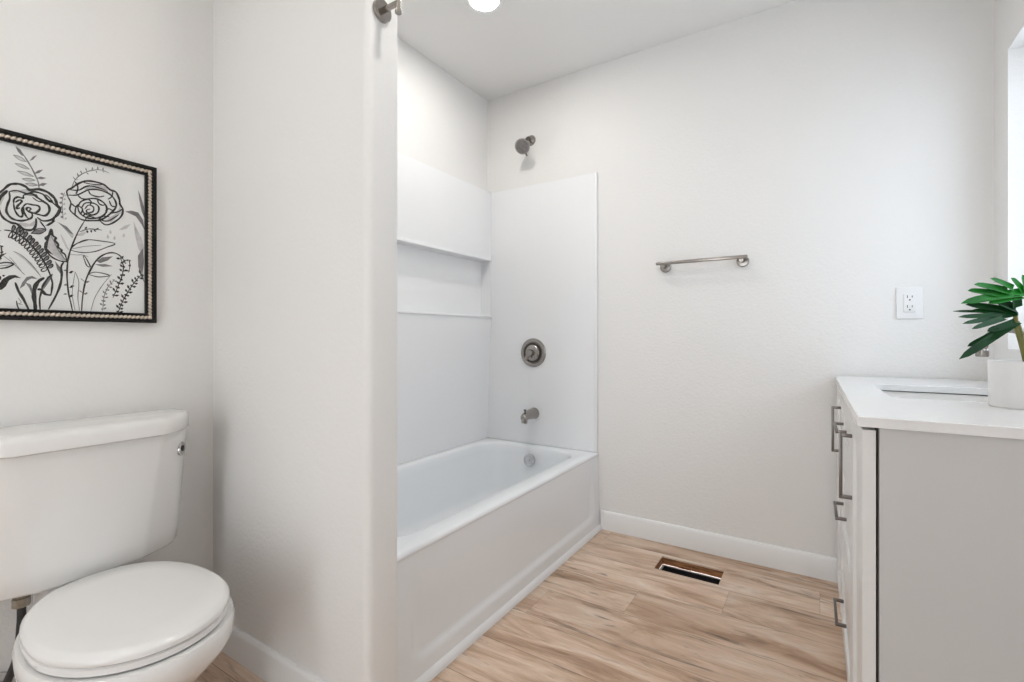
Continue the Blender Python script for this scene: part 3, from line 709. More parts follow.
    ('s',2.4,0,[(223,1412),(231,1425),(242,1422),(241,1409),(229,1403),(227,1410),(235,1415)]),
    ('s',2.6,0,[(192,1458),(210,1452),(230,1469),(254,1470),(275,1465)]),
    ('s',2.2,0,[(287,1469),(284,1452),(275,1452)]),
    ('s',2.6,0,[(281,1412),(300,1422),(310,1432)]),
    ('s',2.4,0,[(202,1391),(203,1409),(208,1422)]),
    ('s',2.4,0,[(254,1389),(275,1389),(300,1412)]),
    ('s',2,0,[(216,1477),(236,1476),(263,1481)]),
    ('s',2.6,0,[(210,1418),(218,1411),(215,1397)]),
    ('s',2.6,0,[(230,1442),(237,1436),(235,1427)]),
    ('s',2.6,0,[(251,1447),(254,1436),(262,1432),(271,1436)]),
    ('s',2.6,0,[(219,1392),(227,1401),(241,1398)]),
    ('s',2.6,0,[(269,1417),(277,1425),(288,1421)]),
    ('s',2.6,0,[(254,1389),(263,1400),(279,1402)]),
    ('s',2.6,0,[(193,1422),(201,1415),(208,1414)]),
    ('s',2.6,0,[(207,1448),(216,1440),(227,1441)]),
    ('s',2.6,0,[(231,1456),(237,1456),(254,1454),(267,1450)]),
    ('s',2.6,0,[(202,1474),(208,1459),(204,1449)]),
    ('s',2.6,0,[(278,1449),(284,1435),(294,1435)]),
    ('s',2.6,0,[(224,1383),(231,1393),(248,1392)]),
    ('s',1.6,1,[(193,1458),(202,1478),(216,1498),(236,1514),(260,1523),(278,1519)]),
    ('f',0,1,[(202,1478),(198,1483),(197,1487),(202,1482)]),
    ('f',0,1,[(208,1489),(206,1495),(207,1500),(210,1494)]),
    ('f',0,1,[(216,1498),(213,1504),(214,1509),(217,1504)]),
    ('f',0,1,[(202,1478),(204,1480),(210,1482),(208,1480)]),
    ('f',0,1,[(227,1509),(224,1515),(225,1520),(228,1514)]),
    ('f',0,1,[(239,1515),(238,1521),(240,1526),(242,1521)]),
    ('f',0,1,[(251,1520),(250,1526),(252,1531),(254,1526)]),
    ('f',0,1,[(263,1522),(262,1527),(265,1532),(266,1527)]),
    ('f',0,1,[(248,1518),(247,1515),(250,1511),(251,1514)]),
    ('f',0,1,[(263,1522),(263,1520),(266,1517),(267,1519)]),
    ('f',0,1,[(227,1507),(227,1504),(231,1501),(231,1504)]),
    ('s',2.6,0,[(222,1378),(208,1344),(195,1292),(189,1266),(186,1243),(185,1207),(188,1164),(193,1135),(197,1110)]),
    ('s',1.8,0,[(192,1284),(207,1313),(227,1326),(254,1328),(292,1326),(272,1312),(248,1287),(222,1279),(199,1280),(192,1284)]),
    ('s',1.1,1,[(192,1284),(224,1297),(260,1316)]),
    ('s',1.8,0,[(212,1346),(230,1357),(245,1359),(261,1360)]),
    ('f',0,0,[(223,1355),(223,1360),(228,1364),(228,1359)]),
    ('f',0,0,[(236,1357),(235,1351),(238,1348),(240,1354)]),
    ('f',0,0,[(243,1358),(243,1354),(248,1352),(248,1356)]),
    ('f',0,0,[(248,1359),(248,1362),(254,1365),(254,1362)]),
    ('f',0,0,[(227,1354),(226,1348),(230,1345),(231,1351)]),
    ('f',0,2,[(169,1362),(185,1354),(199,1332),(196,1324),(185,1340),(174,1356)]),
    ('f',0,2,[(302,1369),(316,1384),(330,1391),(321,1376),(308,1369)]),
    ('f',0,2,[(272,1341),(275,1351),(278,1343),(276,1337)]),
    ('f',0,2,[(278,1356),(281,1366),(284,1358),(282,1352)]),
    ('f',0,2,[(287,1340),(291,1350),(294,1342),(291,1336)]),
    ('f',0,2,[(310,1351),(313,1361),(316,1354),(313,1347)]),
    ('s',2.8,0,[(216,1113),(218,1151),(224,1196),(235,1231),(249,1261),(266,1280),(284,1288),(300,1285),(313,1271)]),
    ('f',0,1,[(249,1259),(263,1272),(287,1278),(275,1264),(257,1254)]),
    ('f',0,1,[(245,1249),(269,1253),(287,1249),(263,1244)]),
    ('s',1.8,0,[(229,1219),(248,1227),(279,1221),(254,1214),(229,1219)]),
    ('s',1.8,0,[(219,1270),(224,1267),(235,1242),(227,1244),(219,1270)]),
    ('f',0,0,[(188,1218),(194,1225),(199,1224),(194,1217)]),
    ('f',0,1,[(186,1225),(181,1227),(177,1223),(182,1222)]),
    ('f',0,0,[(189,1178),(195,1185),(201,1184),(195,1177)]),
    ('f',0,1,[(187,1185),(182,1188),(178,1183),(183,1182)]),
    ('f',0,0,[(188,1153),(194,1159),(199,1158),(194,1151)]),
    ('f',0,1,[(186,1160),(181,1162),(177,1158),(182,1157)]),
    ('f',0,1,[(223,1196),(215,1203),(214,1207),(221,1200)]),
    ('f',0,1,[(223,1196),(230,1201),(234,1199),(228,1194)]),
    ('f',0,1,[(220,1163),(212,1169),(211,1174),(218,1167)]),
    ('f',0,1,[(220,1163),(227,1168),(230,1165),(224,1160)]),
    ('s',1.3,1,[(202,1223),(210,1195),(208,1151),(212,1113)]),
    ('s',1.2,1,[(236,1114),(245,1153),(263,1192),(284,1225)]),
    ('s',1,1,[(202,1114),(196,1164),(202,1223)]),
    ('f',0,0,[(300,1114),(300,1119),(296,1119),(295,1115)]),
    ('f',0,0,[(300,1114),(308,1113),(313,1117),(307,1119)]),
    ('f',0,0,[(303,1124),(300,1134),(294,1137),(295,1130)]),
    ('f',0,0,[(303,1124),(309,1122),(312,1127),(308,1129)]),
    ('f',0,0,[(306,1135),(305,1141),(301,1142),(301,1136)]),
    ('f',0,0,[(306,1135),(310,1132),(313,1136),(309,1139)]),
    ('f',0,0,[(309,1145),(309,1152),(305,1153),(305,1148)]),
    ('f',0,0,[(309,1145),(318,1142),(324,1147),(318,1149)]),
    ('f',0,0,[(314,1155),(312,1165),(307,1169),(307,1161)]),
    ('f',0,0,[(314,1155),(318,1152),(320,1156),(317,1159)]),
    ('f',0,0,[(318,1165),(319,1170),(315,1170),(314,1166)]),
    ('f',0,0,[(318,1165),(324,1162),(327,1166),(323,1169)]),
    ('f',0,0,[(322,1175),(321,1183),(317,1185),(316,1179)]),
    ('f',0,0,[(322,1175),(330,1172),(336,1177),(330,1179)]),
    ('f',0,0,[(327,1184),(327,1194),(322,1198),(321,1191)]),
    ('f',0,0,[(327,1184),(330,1181),(332,1184),(330,1188)]),
    ('f',0,0,[(332,1194),(334,1199),(330,1199),(328,1196)]),
    ('s',2,0,[(287,1156),(298,1188),(308,1220),(312,1252),(304,1278)]),
    ('f',0,0,[(289,1162),(290,1167),(286,1167),(285,1163)]),
    ('f',0,0,[(289,1162),(297,1161),(302,1165),(296,1167)]),
    ('f',0,0,[(293,1174),(291,1184),(286,1186),(287,1179)]),
    ('f',0,0,[(293,1174),(299,1172),(302,1176),(298,1179)]),
    ('f',0,0,[(297,1186),(297,1192),(293,1193),(293,1188)]),
    ('f',0,0,[(297,1186),(302,1184),(304,1188),(301,1191)]),
    ('f',0,0,[(301,1198),(301,1205),(297,1205),(296,1200)]),
    ('f',0,0,[(301,1198),(310,1197),(315,1202),(309,1204)]),
    ('f',0,0,[(305,1211),(303,1220),(297,1222),(298,1215)]),
    ('f',0,0,[(305,1211),(309,1208),(311,1212),(308,1215)]),
    ('f',0,0,[(309,1223),(308,1228),(304,1227),(304,1222)]),
    ('f',0,0,[(309,1223),(315,1223),(317,1228),(312,1229)]),
    ('f',0,0,[(310,1236),(307,1243),(302,1243),(304,1237)]),
    ('f',0,0,[(310,1236),(318,1237),(322,1243),(316,1243)]),
    ('f',0,0,[(312,1249),(308,1256),(303,1257),(305,1250)]),
    ('f',0,0,[(312,1249),(316,1247),(316,1252),(313,1254)]),
    ('f',0,0,[(310,1261),(307,1265),(305,1261),(306,1258)]),
    ('f',0,0,[(310,1261),(316,1266),(317,1272),(312,1270)]),
    ('f',0,0,[(306,1272),(300,1277),(294,1274),(298,1270)]),
    ('f',0,0,[(306,1272),(312,1277),(313,1283),(308,1281)]),
    ('s',1.4,1,[(263,1115),(266,1155),(275,1186),(292,1211)]),
    ('f',0,1,[(263,1121),(262,1125),(260,1124),(260,1120)]),
    ('f',0,1,[(263,1121),(270,1122),(272,1127),(268,1127)]),
    ('f',0,1,[(264,1132),(260,1139),(256,1139),(258,1134)]),
    ('f',0,1,[(264,1132),(269,1132),(270,1136),(267,1137)]),
    ('f',0,1,[(265,1144),(264,1148),(260,1148),(261,1144)]),
    ('f',0,1,[(265,1144),(269,1143),(270,1147),(267,1148)]),
    ('f',0,1,[(266,1155),(265,1160),(262,1161),(262,1157)]),
    ('f',0,1,[(266,1155),(273,1154),(277,1158),(272,1159)]),
    ('f',0,1,[(269,1166),(267,1174),(263,1176),(264,1170)]),
    ('f',0,1,[(269,1166),(272,1164),(274,1167),(272,1169)]),
    ('f',0,1,[(272,1177),(272,1181),(270,1181),(269,1178)]),
    ('f',0,1,[(272,1177),(277,1176),(279,1179),(276,1181)]),
    ('f',0,1,[(276,1188),(277,1194),(274,1197),(273,1192)]),
    ('f',0,1,[(276,1188),(282,1184),(286,1186),(283,1189)]),
    ('f',0,1,[(282,1197),(283,1204),(280,1208),(279,1202)]),
    ('f',0,1,[(282,1197),(284,1194),(286,1196),(285,1199)]),
    ('f',0,1,[(289,1206),(290,1210),(287,1211),(286,1208)]),
    ('f',0,1,[(289,1206),(294,1203),(298,1205),(295,1208)]),
    ('s',1.6,0,[(308,1259),(324,1273),(328,1254),(324,1234)]),
    ('f',0,0,[(314,1264),(316,1266),(314,1268),(312,1266)]),
    ('f',0,0,[(314,1264),(316,1260),(320,1261),(318,1264)]),
    ('f',0,0,[(324,1272),(327,1268),(331,1270),(329,1273)]),
    ('f',0,0,[(324,1272),(321,1271),(321,1268),(323,1268)]),
    ('f',0,0,[(327,1257),(329,1254),(331,1256),(330,1259)]),
    ('f',0,0,[(327,1257),(324,1256),(325,1254),(327,1253)]),
    ('f',0,0,[(325,1241),(326,1238),(328,1238),(328,1241)]),
    ('f',0,0,[(325,1241),(321,1242),(318,1238),(322,1237)]),
    ('f',0,2,[(152,1340),(145,1319),(143,1285),(155,1263),(171,1252),(183,1249),(173,1276),(160,1315)]),
    ('s',3.6,0,[(185,1248),(170,1249),(153,1258),(142,1274),(141,1289),(145,1298),(142,1316),(149,1326),(153,1342),(155,1327),(162,1320),(160,1313),(167,1293),(166,1286),(174,1279),(173,1274),(181,1267),(185,1248)]),
    ('s',1.4,1,[(185,1248),(168,1276),(153,1323)]),
    ('f',0,0,[(141,1289),(144,1321),(151,1326),(147,1298),(145,1279),(157,1263),(145,1268)]),
    ('s',3.6,0,[(178,1247),(173,1233),(174,1211),(171,1184),(162,1153),(147,1115)]),
    ('f',0,1,[(160,1248),(171,1232),(173,1211),(165,1225)]),
    ('f',0,1,[(78,1322),(83,1327),(84,1336),(81,1338),(78,1330)]),
    ('s',1.8,0,[(78,1322),(83,1327),(84,1336),(81,1338),(78,1330),(78,1322)]),
    ('f',0,1,[(86,1319),(91,1323),(93,1332),(90,1335),(86,1327)]),
    ('s',1.8,0,[(86,1319),(91,1323),(93,1332),(90,1335),(86,1327),(86,1319)]),
    ('s',1.8,0,[(86,1319),(86,1311),(81,1293),(78,1295),(81,1313),(86,1319)]),
    ('f',0,1,[(92,1314),(97,1318),(100,1327),(97,1330),(93,1322)]),
    ('s',1.8,0,[(92,1314),(97,1318),(100,1327),(97,1330),(93,1322),(92,1314)]),
    ('s',1.8,0,[(92,1314),(92,1296),(88,1289),(84,1290),(87,1299),(92,1314)]),
    ('f',0,1,[(99,1299),(104,1314),(107,1323),(104,1326),(100,1318)]),
    ('s',1.8,0,[(99,1299),(104,1314),(107,1323),(104,1326),(100,1318),(99,1299)]),
    ('s',1.8,0,[(99,1299),(99,1291),(94,1284),(91,1285),(94,1294),(99,1299)]),
    ('f',0,1,[(105,1293),(111,1296),(115,1314),(112,1318),(107,1311)]),
    ('s',1.8,0,[(105,1293),(111,1296),(115,1314),(112,1318),(107,1311),(105,1293)]),
    ('s',1.8,0,[(105,1293),(104,1285),(98,1279),(95,1282),(100,1289),(105,1293)]),
    ('f',0,1,[(111,1286),(117,1289),(120,1297),(118,1311),(113,1294)]),
    ('s',1.8,0,[(111,1286),(117,1289),(120,1297),(118,1311),(113,1294),(111,1286)]),
    ('s',1.8,0,[(111,1286),(110,1278),(104,1272),(101,1275),(105,1282),(111,1286)]),
    ('f',0,1,[(117,1279),(122,1281),(127,1289),(125,1293),(119,1287)]),
    ('s',1.8,0,[(117,1279),(122,1281),(127,1289),(125,1293),(119,1287),(117,1279)]),
    ('s',1.8,0,[(117,1279),(115,1271),(109,1266),(106,1269),(111,1276),(117,1279)]),
    ('f',0,1,[(122,1271),(128,1273),(132,1281),(130,1285),(125,1279)]),
    ('s',1.8,0,[(122,1271),(128,1273),(132,1281),(130,1285),(125,1279),(122,1271)]),
    ('s',1.8,0,[(122,1271),(120,1263),(114,1258),(111,1261),(116,1268),(122,1271)]),
    ('f',0,1,[(127,1263),(133,1265),(137,1273),(136,1277),(130,1271)]),
    ('s',1.8,0,[(127,1263),(133,1265),(137,1273),(136,1277),(130,1271),(127,1263)]),
    ('s',1.8,0,[(127,1263),(125,1255),(119,1250),(116,1253),(121,1260),(127,1263)]),
    ('f',0,1,[(132,1255),(138,1256),(143,1263),(141,1268),(135,1262)]),
    ('s',1.8,0,[(132,1255),(138,1256),(143,1263),(141,1268),(135,1262),(132,1255)]),
    ('s',1.8,0,[(132,1255),(130,1247),(123,1242),(121,1246),(126,1252),(132,1255)]),
    ('f',0,1,[(137,1246),(143,1247),(148,1254),(146,1259),(140,1253)]),
    ('s',1.8,0,[(137,1246),(143,1247),(148,1254),(146,1259),(140,1253),(137,1246)]),
    ('s',1.8,0,[(137,1246),(134,1238),(128,1233),(125,1237),(131,1244),(137,1246)]),
    ('f',0,1,[(141,1236),(147,1236),(153,1243),(151,1248),(145,1243)]),
    ('s',1.8,0,[(141,1236),(147,1236),(153,1243),(151,1248),(145,1243),(141,1236)]),
    ('s',1.8,0,[(141,1236),(138,1229),(131,1226),(129,1230),(135,1235),(141,1236)]),
    ('f',0,1,[(145,1227),(151,1227),(156,1233),(155,1238),(149,1234)]),
    ('s',1.8,0,[(145,1227),(151,1227),(156,1233),(155,1238),(149,1234),(145,1227)]),
    ('s',1.8,0,[(145,1227),(142,1219),(135,1216),(133,1220),(138,1225),(145,1227)]),
    ('s',3,0,[(152,1204),(155,1187),(154,1170),(152,1154)]),
    ('s',6,0,[(139,1200),(128,1189),(121,1173),(119,1150),(121,1128),(122,1107)]),
    ('s',3,0,[(155,1211),(145,1197),(136,1177),(134,1164),(130,1142),(131,1112)]),
    ('s',4.5,0,[(125,1167),(133,1167),(141,1156),(153,1154)]),
    ('f',0,1,[(156,1213),(145,1203),(138,1181),(137,1167),(145,1182),(155,1204)]),
    ('f',0,1,[(92,1166),(97,1183),(105,1198),(116,1202),(126,1195),(114,1195),(106,1188),(101,1175)]),
    ('f',0,1,[(102,1184),(110,1170),(116,1149),(119,1109),(124,1110),(120,1150),(113,1179)]),
    ('s',4,0,[(84,1182),(90,1160),(99,1140),(111,1107)]),
    ('s',2,0,[(86,1135),(89,1118),(96,1106)]),
    ('s',1,1,[(89,1143),(95,1131),(90,1127),(98,1125)]),
    ('f',0,2,[(80,1262),(96,1254),(114,1236),(128,1214),(132,1202),(120,1218),(102,1241),(86,1255)]),
    ('s',1.3,1,[(80,1262),(96,1253),(114,1232),(133,1201)]),
    ('s',0.8,1,[(73,1247),(87,1226),(99,1205)]),
    ('f',0,1,[(165,1364),(185,1355),(200,1335),(191,1338),(178,1351)]),
    ('f',0,2,[(171,1334),(180,1318),(190,1279),(183,1287),(175,1317)]),
    ('s',1.8,0,[(191,1284),(202,1299),(215,1318),(232,1327)]),
    ('f',0,2,[(202,1333),(219,1348),(230,1350),(219,1336)]),
    ('s',1,1,[(191,1270),(205,1270),(217,1272),(231,1269)])]

# ================================================================== THE SETTING
f = MB()
for lo, hi in (((LEFT - .15, BACK, -.006), (VX0, FAR, 0)), ((VX1, BACK, -.006), (RIGHT + .15, FAR, 0)),
               ((VX0, BACK, -.006), (VX1, VY0, 0)), ((VX0, VY1, -.006), (VX1, FAR, 0))):
    f.box(lo, hi, 'floor')
f.build('floor', smooth=0, kind='structure')
MB().box((LEFT - .15, BACK - .1, TOP), (RIGHT + .15, FAR + .1, TOP + .1), 'ceiling').build('ceiling', smooth=0, kind='structure')
MB().box((LEFT - .15, FAR, -.4), (RIGHT + .15, FAR + .1, TOP), 'wall').build('wall_far', smooth=0, kind='structure')
f = MB()
f.box((LEFT - .15, BACK - .1, -.1), (DX0, BACK, TOP), 'wall'); f.box((DX1, BACK - .1, -.1), (RIGHT + .15, BACK, TOP), 'wall'); f.box((DX0, BACK - .1, DZ), (DX1, BACK, TOP), 'wall')  # pieces leave a gap for the added doorway
f.build('wall_back', smooth=0, kind='structure')
f = MB()
for lo, hi in (((DX0 - .07, BACK, 0), (DX0, BACK + .015, DZ + .07)), ((DX1, BACK, 0), (DX1 + .07, BACK + .015, DZ + .07)), ((DX0, BACK, DZ), (DX1, BACK + .015, DZ + .07))):
    f.box(lo, hi, 'trim', .003)
f.build('trim_2', kind='structure')  # casing of the added doorway
# left wall: behind the toilet, then the alcove wall with the recess for the niche
NY0, NY1, NZ0, NZ1 = 1.04, 2.446, 1.17, 1.515
TWX = LEFT - 0.012
f = MB()
f.box((LEFT - .15, BACK, -.1), (LEFT, PY0 + .02, TOP), 'wall')
f.box((LEFT - .15, PY0, -.1), (TWX, FAR, NZ0 - .01), 'wall')
f.box((LEFT - .15, PY0, NZ1 + .01), (TWX, FAR, TOP), 'wall')
f.box((LEFT - .15, PY0, NZ0 - .01), (TWX, NY0 - .01, NZ1 + .01), 'wall')
f.box((LEFT - .15, NY1 + .01, NZ0 - .01), (TWX, FAR, NZ1 + .01), 'wall')
f.box((LEFT - .15, NY0 - .02, NZ0 - .02), (LEFT - .075, NY1 + .02, NZ1 + .02), 'wall')
f.build('wall_left', smooth=0, kind='structure')
# partition with bullnose corners
b = rrect(LEFT - .02, PY0, PX, PY1, .022, -.02, 6, 2)
MB().loft([b, [(x, y, TOP) for x, y, z in b]], 'wall').build('wall_partition', smooth=40, kind='structure')
# window wall with its deep opening
f = MB()
T_ = RIGHT + .15
f.box((RIGHT, BACK, -.1), (T_, FAR, WZ0), 'wall')
f.box((RIGHT, BACK, WZ1), (T_, FAR, TOP), 'wall')
f.box((RIGHT, BACK, WZ0), (T_, WY0, WZ1), 'wall')
f.box((RIGHT, WY1, WZ0), (T_, FAR, WZ1), 'wall')
f.build('wall_right', smooth=0, kind='structure')
wn = D.objects.new('window_1', None); COL.objects.link(wn); wn['kind'] = 'structure'
wn.location = (RIGHT + .12, (WY0 + WY1) / 2, WZ0)
hy_, hz_ = (WY1 - WY0) / 2, WZ1 - WZ0
f = MB()
f.box((-.03, -hy_, 0), (.03, hy_, .045), 'trim', .004); f.box((-.03, -hy_, hz_ - .045), (.03, hy_, hz_), 'trim', .004)
f.box((-.03, -hy_, .04), (.03, -hy_ + .045, hz_ - .04), 'trim', .004); f.box((-.03, hy_ - .045, .04), (.03, hy_, hz_ - .04), 'trim', .004)
f.build('window_frame', wn)
MB().box((-.022, -.025, .045), (.022, .025, hz_ - .045), 'trim', .004).build('meeting_rail', wn)
MB().box((-.004, -hy_ + .045, .045), (.004, -.025, hz_ - .045), 'window_glass').build('pane', wn, smooth=0)
MB().box((-.004, .025, .045), (.004, hy_ - .045, hz_ - .045), 'window_glass').build('pane', wn, smooth=0)

# baseboards
def baseboard(name, pts, h=0.1, t=0.014, closed=False):
    """profile swept along a floor polyline, room on the left-hand side of travel"""
    prof = [(0, 0.0), (t, 0.0), (t, h - .012), (t - .003, h - .004), (t - .007, h), (0, h)]
    P = [Vector((x, y)) for x, y in pts]; rings = []
    for k, p in enumerate(P):
        d0 = (p - P[k - 1]).normalized() if k else (P[1] - p).normalized()
        d1 = (P[k + 1] - p).normalized() if k < len(P) - 1 else d0
        n0, n1 = Vector((-d0.y, d0.x)), Vector((-d1.y, d1.x))
        mn = (n0 + n1).normalized(); mn /= max(.3, mn.dot(n0))
        rings.append([(p.x + mn.x * a, p.y + mn.y * a, z) for a, z in prof])
    o = MB().loft(rings, 'trim').build(name, kind='structure', smooth=30)
    return o
VCX, VCY, VROT = 0.066, 1.200, 0.0080
baseboard('baseboard_far', [(0.07, FAR), (-0.998, FAR)])
baseboard('baseboard_left', [(LEFT, PY0 - .0145), (LEFT, BACK)][::-1] if False else [(LEFT, PY0 - .0145), (LEFT, BACK)], .095)
arc = [(PX - .022 + .022 * math.cos(a), PY0 + .022 + .022 * math.sin(a)) for a in [(-PI / 2 + PI / 2 * k / 6) for k in range(7)]]
baseboard('baseboard_partition', ([(LEFT, PY0)] + arc + [(PX, .905)])[::-1], .095)
baseboard('baseboard_right', [(RIGHT, BACK), (RIGHT, 1.19)], .095)
# white quarter round along the foot of the tub
q = [(-1.022, 0), (-.991, 0)] + [(-1.022 + .031 * math.cos(a), .031 * math.sin(a)) for a in [PI / 2 * k / 6 for k in range(1, 7)]]
MB().loft([[(x, .957, z) for x, z in q], [(x, FAR - .001, z) for x, z in q]], 'trim').build('trim_1', kind='structure', smooth=50)

# floor register opening: joist lined hole with a sheet metal boot, no grille in place
o = thing('floor_register_opening', 'open rectangular register hole cut in the wood floor by the baseboard, grille missing', 'floor vent', (VX0, VY0, 0))
W_, H_ = VX1 - VX0, VY1 - VY0
f = MB()
for lo, hi in (((-.01, -.01, -.038), (0, H_ + .01, -.0065)), ((W_, -.01, -.038), (W_ + .01, H_ + .01, -.0065)),
               ((0, -.01, -.038), (W_, 0, -.0065)), ((0, H_, -.038), (W_ * .48, H_ + .01, -.0065)), ((W_ * .485, H_ + .002, -.038), (W_, H_ + .01, -.0065))):
    f.box(lo, hi, 'subfloor')
f.build('wood_lining', o, smooth=0)
f = MB()
i0 = .004; i1 = .004
f.box((i0 - .012, i0 - .012, -.042), (W_ , i0 + .004, -.039), 'flange'); f.box((0, H_ - i1 - .003, -.042), (W_, H_, -.039), 'flange')
f.box((0, i0, -.042), (i0 + .006, H_ - i1, -.039), 'flange'); f.box((W_ - i0, i0, -.042), (W_, H_ - i1, -.039), 'flange')
f.build('boot_flange', o, smooth=0)
f = MB()
x0, x1, y0, y1 = i0 + .006, W_ - i0, i0 + .004, H_ - i1 - .003
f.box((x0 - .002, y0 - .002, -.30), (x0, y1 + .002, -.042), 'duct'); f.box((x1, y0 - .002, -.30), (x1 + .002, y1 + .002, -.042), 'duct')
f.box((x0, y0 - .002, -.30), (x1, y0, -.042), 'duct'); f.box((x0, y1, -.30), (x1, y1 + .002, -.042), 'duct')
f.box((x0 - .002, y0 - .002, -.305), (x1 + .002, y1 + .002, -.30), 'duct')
f.build('duct', o, smooth=0)

# ================================================================== BATHTUB
TX0, TX1, TY0, TY1, RIM = TWX + .001, -1.016, PY1 + .001, FAR - .0005, .412
o = thing('bathtub', 'white alcove bathtub with a flat skirted front under the shower', 'bathtub', ((TX0 + TX1) / 2, (TY0 + TY1) / 2, 0))
def loc_to(o): return Vector(o.location)
tl = loc_to(o)
def rel(r): return [(x - tl.x, y - tl.y, z) for x, y, z in r]
IX0, IX1, IY0, IY1 = TX0 + .058, TX1 - .088, TY0 + .075, TY1 - .060
rings = [rrect(TX0, TY0, TX1 - .012, TY1, .004, .02), rrect(TX0, TY0, TX1 - .012, TY1, .004, RIM - .03),
         rrect(TX0, TY0, TX1, TY1, .004, RIM - .016), rrect(TX0, TY0, TX1, TY1, .006, RIM - .008), rrect(TX0 + .002, TY0 + .002, TX1 - .003, TY1 - .002, .008, RIM - .002),
         rrect(TX0 + .008, TY0 + .008, TX1 - .009, TY1 - .008, .012, RIM),
         rrect(IX0 - .012, IY0 - .014, IX1 + .014, IY1 + .012, .150, RIM), rrect(IX0 - .003, IY0 - .004, IX1 + .004, IY1 + .003, .150, RIM - .004),
         rrect(IX0 + .004, IY0 + .008, IX1 - .004, IY1 - .004, .150, RIM - .016)]
for k in range(1, 9):
    t = k / 8; z = RIM - .016 - t * .26
    e = t ** 1.4
    rings.append(rrect(IX0 + .004 + .035 * e, IY0 + .008 + .16 * e, IX1 - .004 - .04 * e, IY1 - .004 - .045 * e, .150 - .02 * t, z))
for ins, dz in ((.012, .016), (.035, .030), (.07, .038)):
    rings.append(rrect(IX0 + .039 + ins, IY0 + .168 + ins, IX1 - .044 - ins, IY1 - .049 - ins, .13 - ins * .5, RIM - .276 - dz))
MB().loft([rel(r) for r in rings], 'acrylic').build('basin', o, smooth=60)
# skirt: a pressed panel with a soft step round it
f = MB(); NYs, NZs = 120, 46
def ss(a, b, v):
    t = min(1, max(0, (v - a) / (b - a))); return t * t * (3 - 2 * t)
vv = []
for j in range(NZs + 1):
    z = .004 + (RIM - .018 - .004) * j / NZs
    for i in range(NYs + 1):
        y = TY0 + (TY1 - TY0) * i / NYs
        cx, hx, cz, hz, rr = (TY0 + TY1) / 2, (TY1 - TY0) / 2 - .085, .32, .245, .05
        dx, dz = abs(y - cx) - hx + rr, abs(z - cz) - hz + rr
        d = math.hypot(max(dx, 0), max(dz, 0)) + min(max(dx, dz), 0) - rr
        flare = .016 * (1 - z / RIM) ** 1.5
        rec = .010 * (1 - ss(-.016, .006, d)) * (1 - ss(.12, .34, z))
        vv.append((TX1 - .004 + flare - rec - tl.x, y - tl.y, z))
ff = [(j * (NYs + 1) + i, j * (NYs + 1) + i + 1, (j + 1) * (NYs + 1) + i + 1, (j + 1) * (NYs + 1) + i) for j in range(NZs) for i in range(NYs)]
n0 = len(vv); vb = [(x - .008, y, z) for x, y, z in vv]
ffb = [tuple(n0 + k for k in reversed(q_)) for q_ in ff]
edge = []
for i in range(NYs):
    for j in (0, NZs):
        a, b2 = j * (NYs + 1) + i, j * (NYs + 1) + i + 1
        edge.append((a, b2, n0 + b2, n0 + a))
for j in range(NZs):
    for i in (0, NYs):
        a, b2 = j * (NYs + 1) + i, (j + 1) * (NYs + 1) + i
        edge.append((a, b2, n0 + b2, n0 + a))
f.add(vv + vb, ff + ffb + edge, 'acrylic')
f.build('skirt', o, smooth=50)
ov = Vector((-1.402, 2.378, .335)) - tl
ax = Vector((0, -1, .12))
MB().lathe([(0.001, -.01), (.034, -.01), (.036, .002), (.034, .008), (.024, .011), (.022, .0095), (.006, .0095), (.006, .0125), (.001, .0125)], 'chrome', ov, ax).build('overflow_plate', o)
MB().lathe([(.001, 0), (.034, 0), (.033, .004), (.02, .005), (.018, .012), (.001, .013)], 'chrome', Vector((-1.42, 2.20, RIM - .313)) - tl, (0, 0, 1)).build('drain', o)

# ================================================================== SURROUND
o = thing('tub_surround', 'white smooth wall surround with a long recessed shelf above the bathtub', 'shower surround', (LEFT, TY1, RIM))
sl = Vector(o.location)
SZ0, SZ1 = RIM + .001, 1.942
def sbox(f, lo, hi, m='panel', bev=0.0):
    return f.box([lo[i] - sl[i] for i in range(3)], [hi[i] - sl[i] for i in range(3)], m, bev)
f = MB()
X0, X1 = TWX + .001, LEFT
B0, B1 = PY1 + .012, FAR - .012
PR = .028   # the panel stands proud of the wall at the shelf and leans back to the tub
f.loft([[(x - sl.x, y - sl.y, z - sl.z) for x, z in ((X0, SZ0), (X1, SZ0), (X1 + PR, NZ0), (X0, NZ0))] for y in (B0, B1)], 'panel')
sbox(f, (X0, B0, NZ1), (X1 + PR, B1, SZ1))
sbox(f, (X0, B0, NZ0), (X1 + PR, NY0, NZ1)); sbox(f, (X0, NY1, NZ0), (X1 + PR, B1, NZ1))
ND = LEFT - .042
sbox(f, (ND - .004, NY0 - .004, NZ0 - .004), (ND, NY1 + .004, NZ1 + .004))
sbox(f, (ND, NY0 - .004, NZ0 - .004), (X0, NY1 + .004, NZ0)); sbox(f, (ND, NY0 - .004, NZ1), (X0, NY1 + .004, NZ1 + .004))
sbox(f, (ND, NY0 - .004, NZ0), (X0, NY0, NZ1)); sbox(f, (ND, NY1, NZ0), (X0, NY1 + .004, NZ1))
f.build('back_panel', o, smooth=0)
f = MB(); sbox(f, (X1 + PR - .001, NY0, NZ0 - .010), (X1 + PR + .006, B1, NZ0 + .004), 'panel', .002); f.build('shelf_lip', o)
f = MB(); sbox(f, (X1 + PR - .001, NY0, NZ1 - .002), (X1 + PR + .006, B1, NZ1 + .012), 'panel', .002); f.build('shelf_header', o)
f = MB(); sbox(f, (X0, FAR - .011, SZ0), (-1.036, FAR - .0005, SZ1)); f.build('end_panel', o, smooth=0)
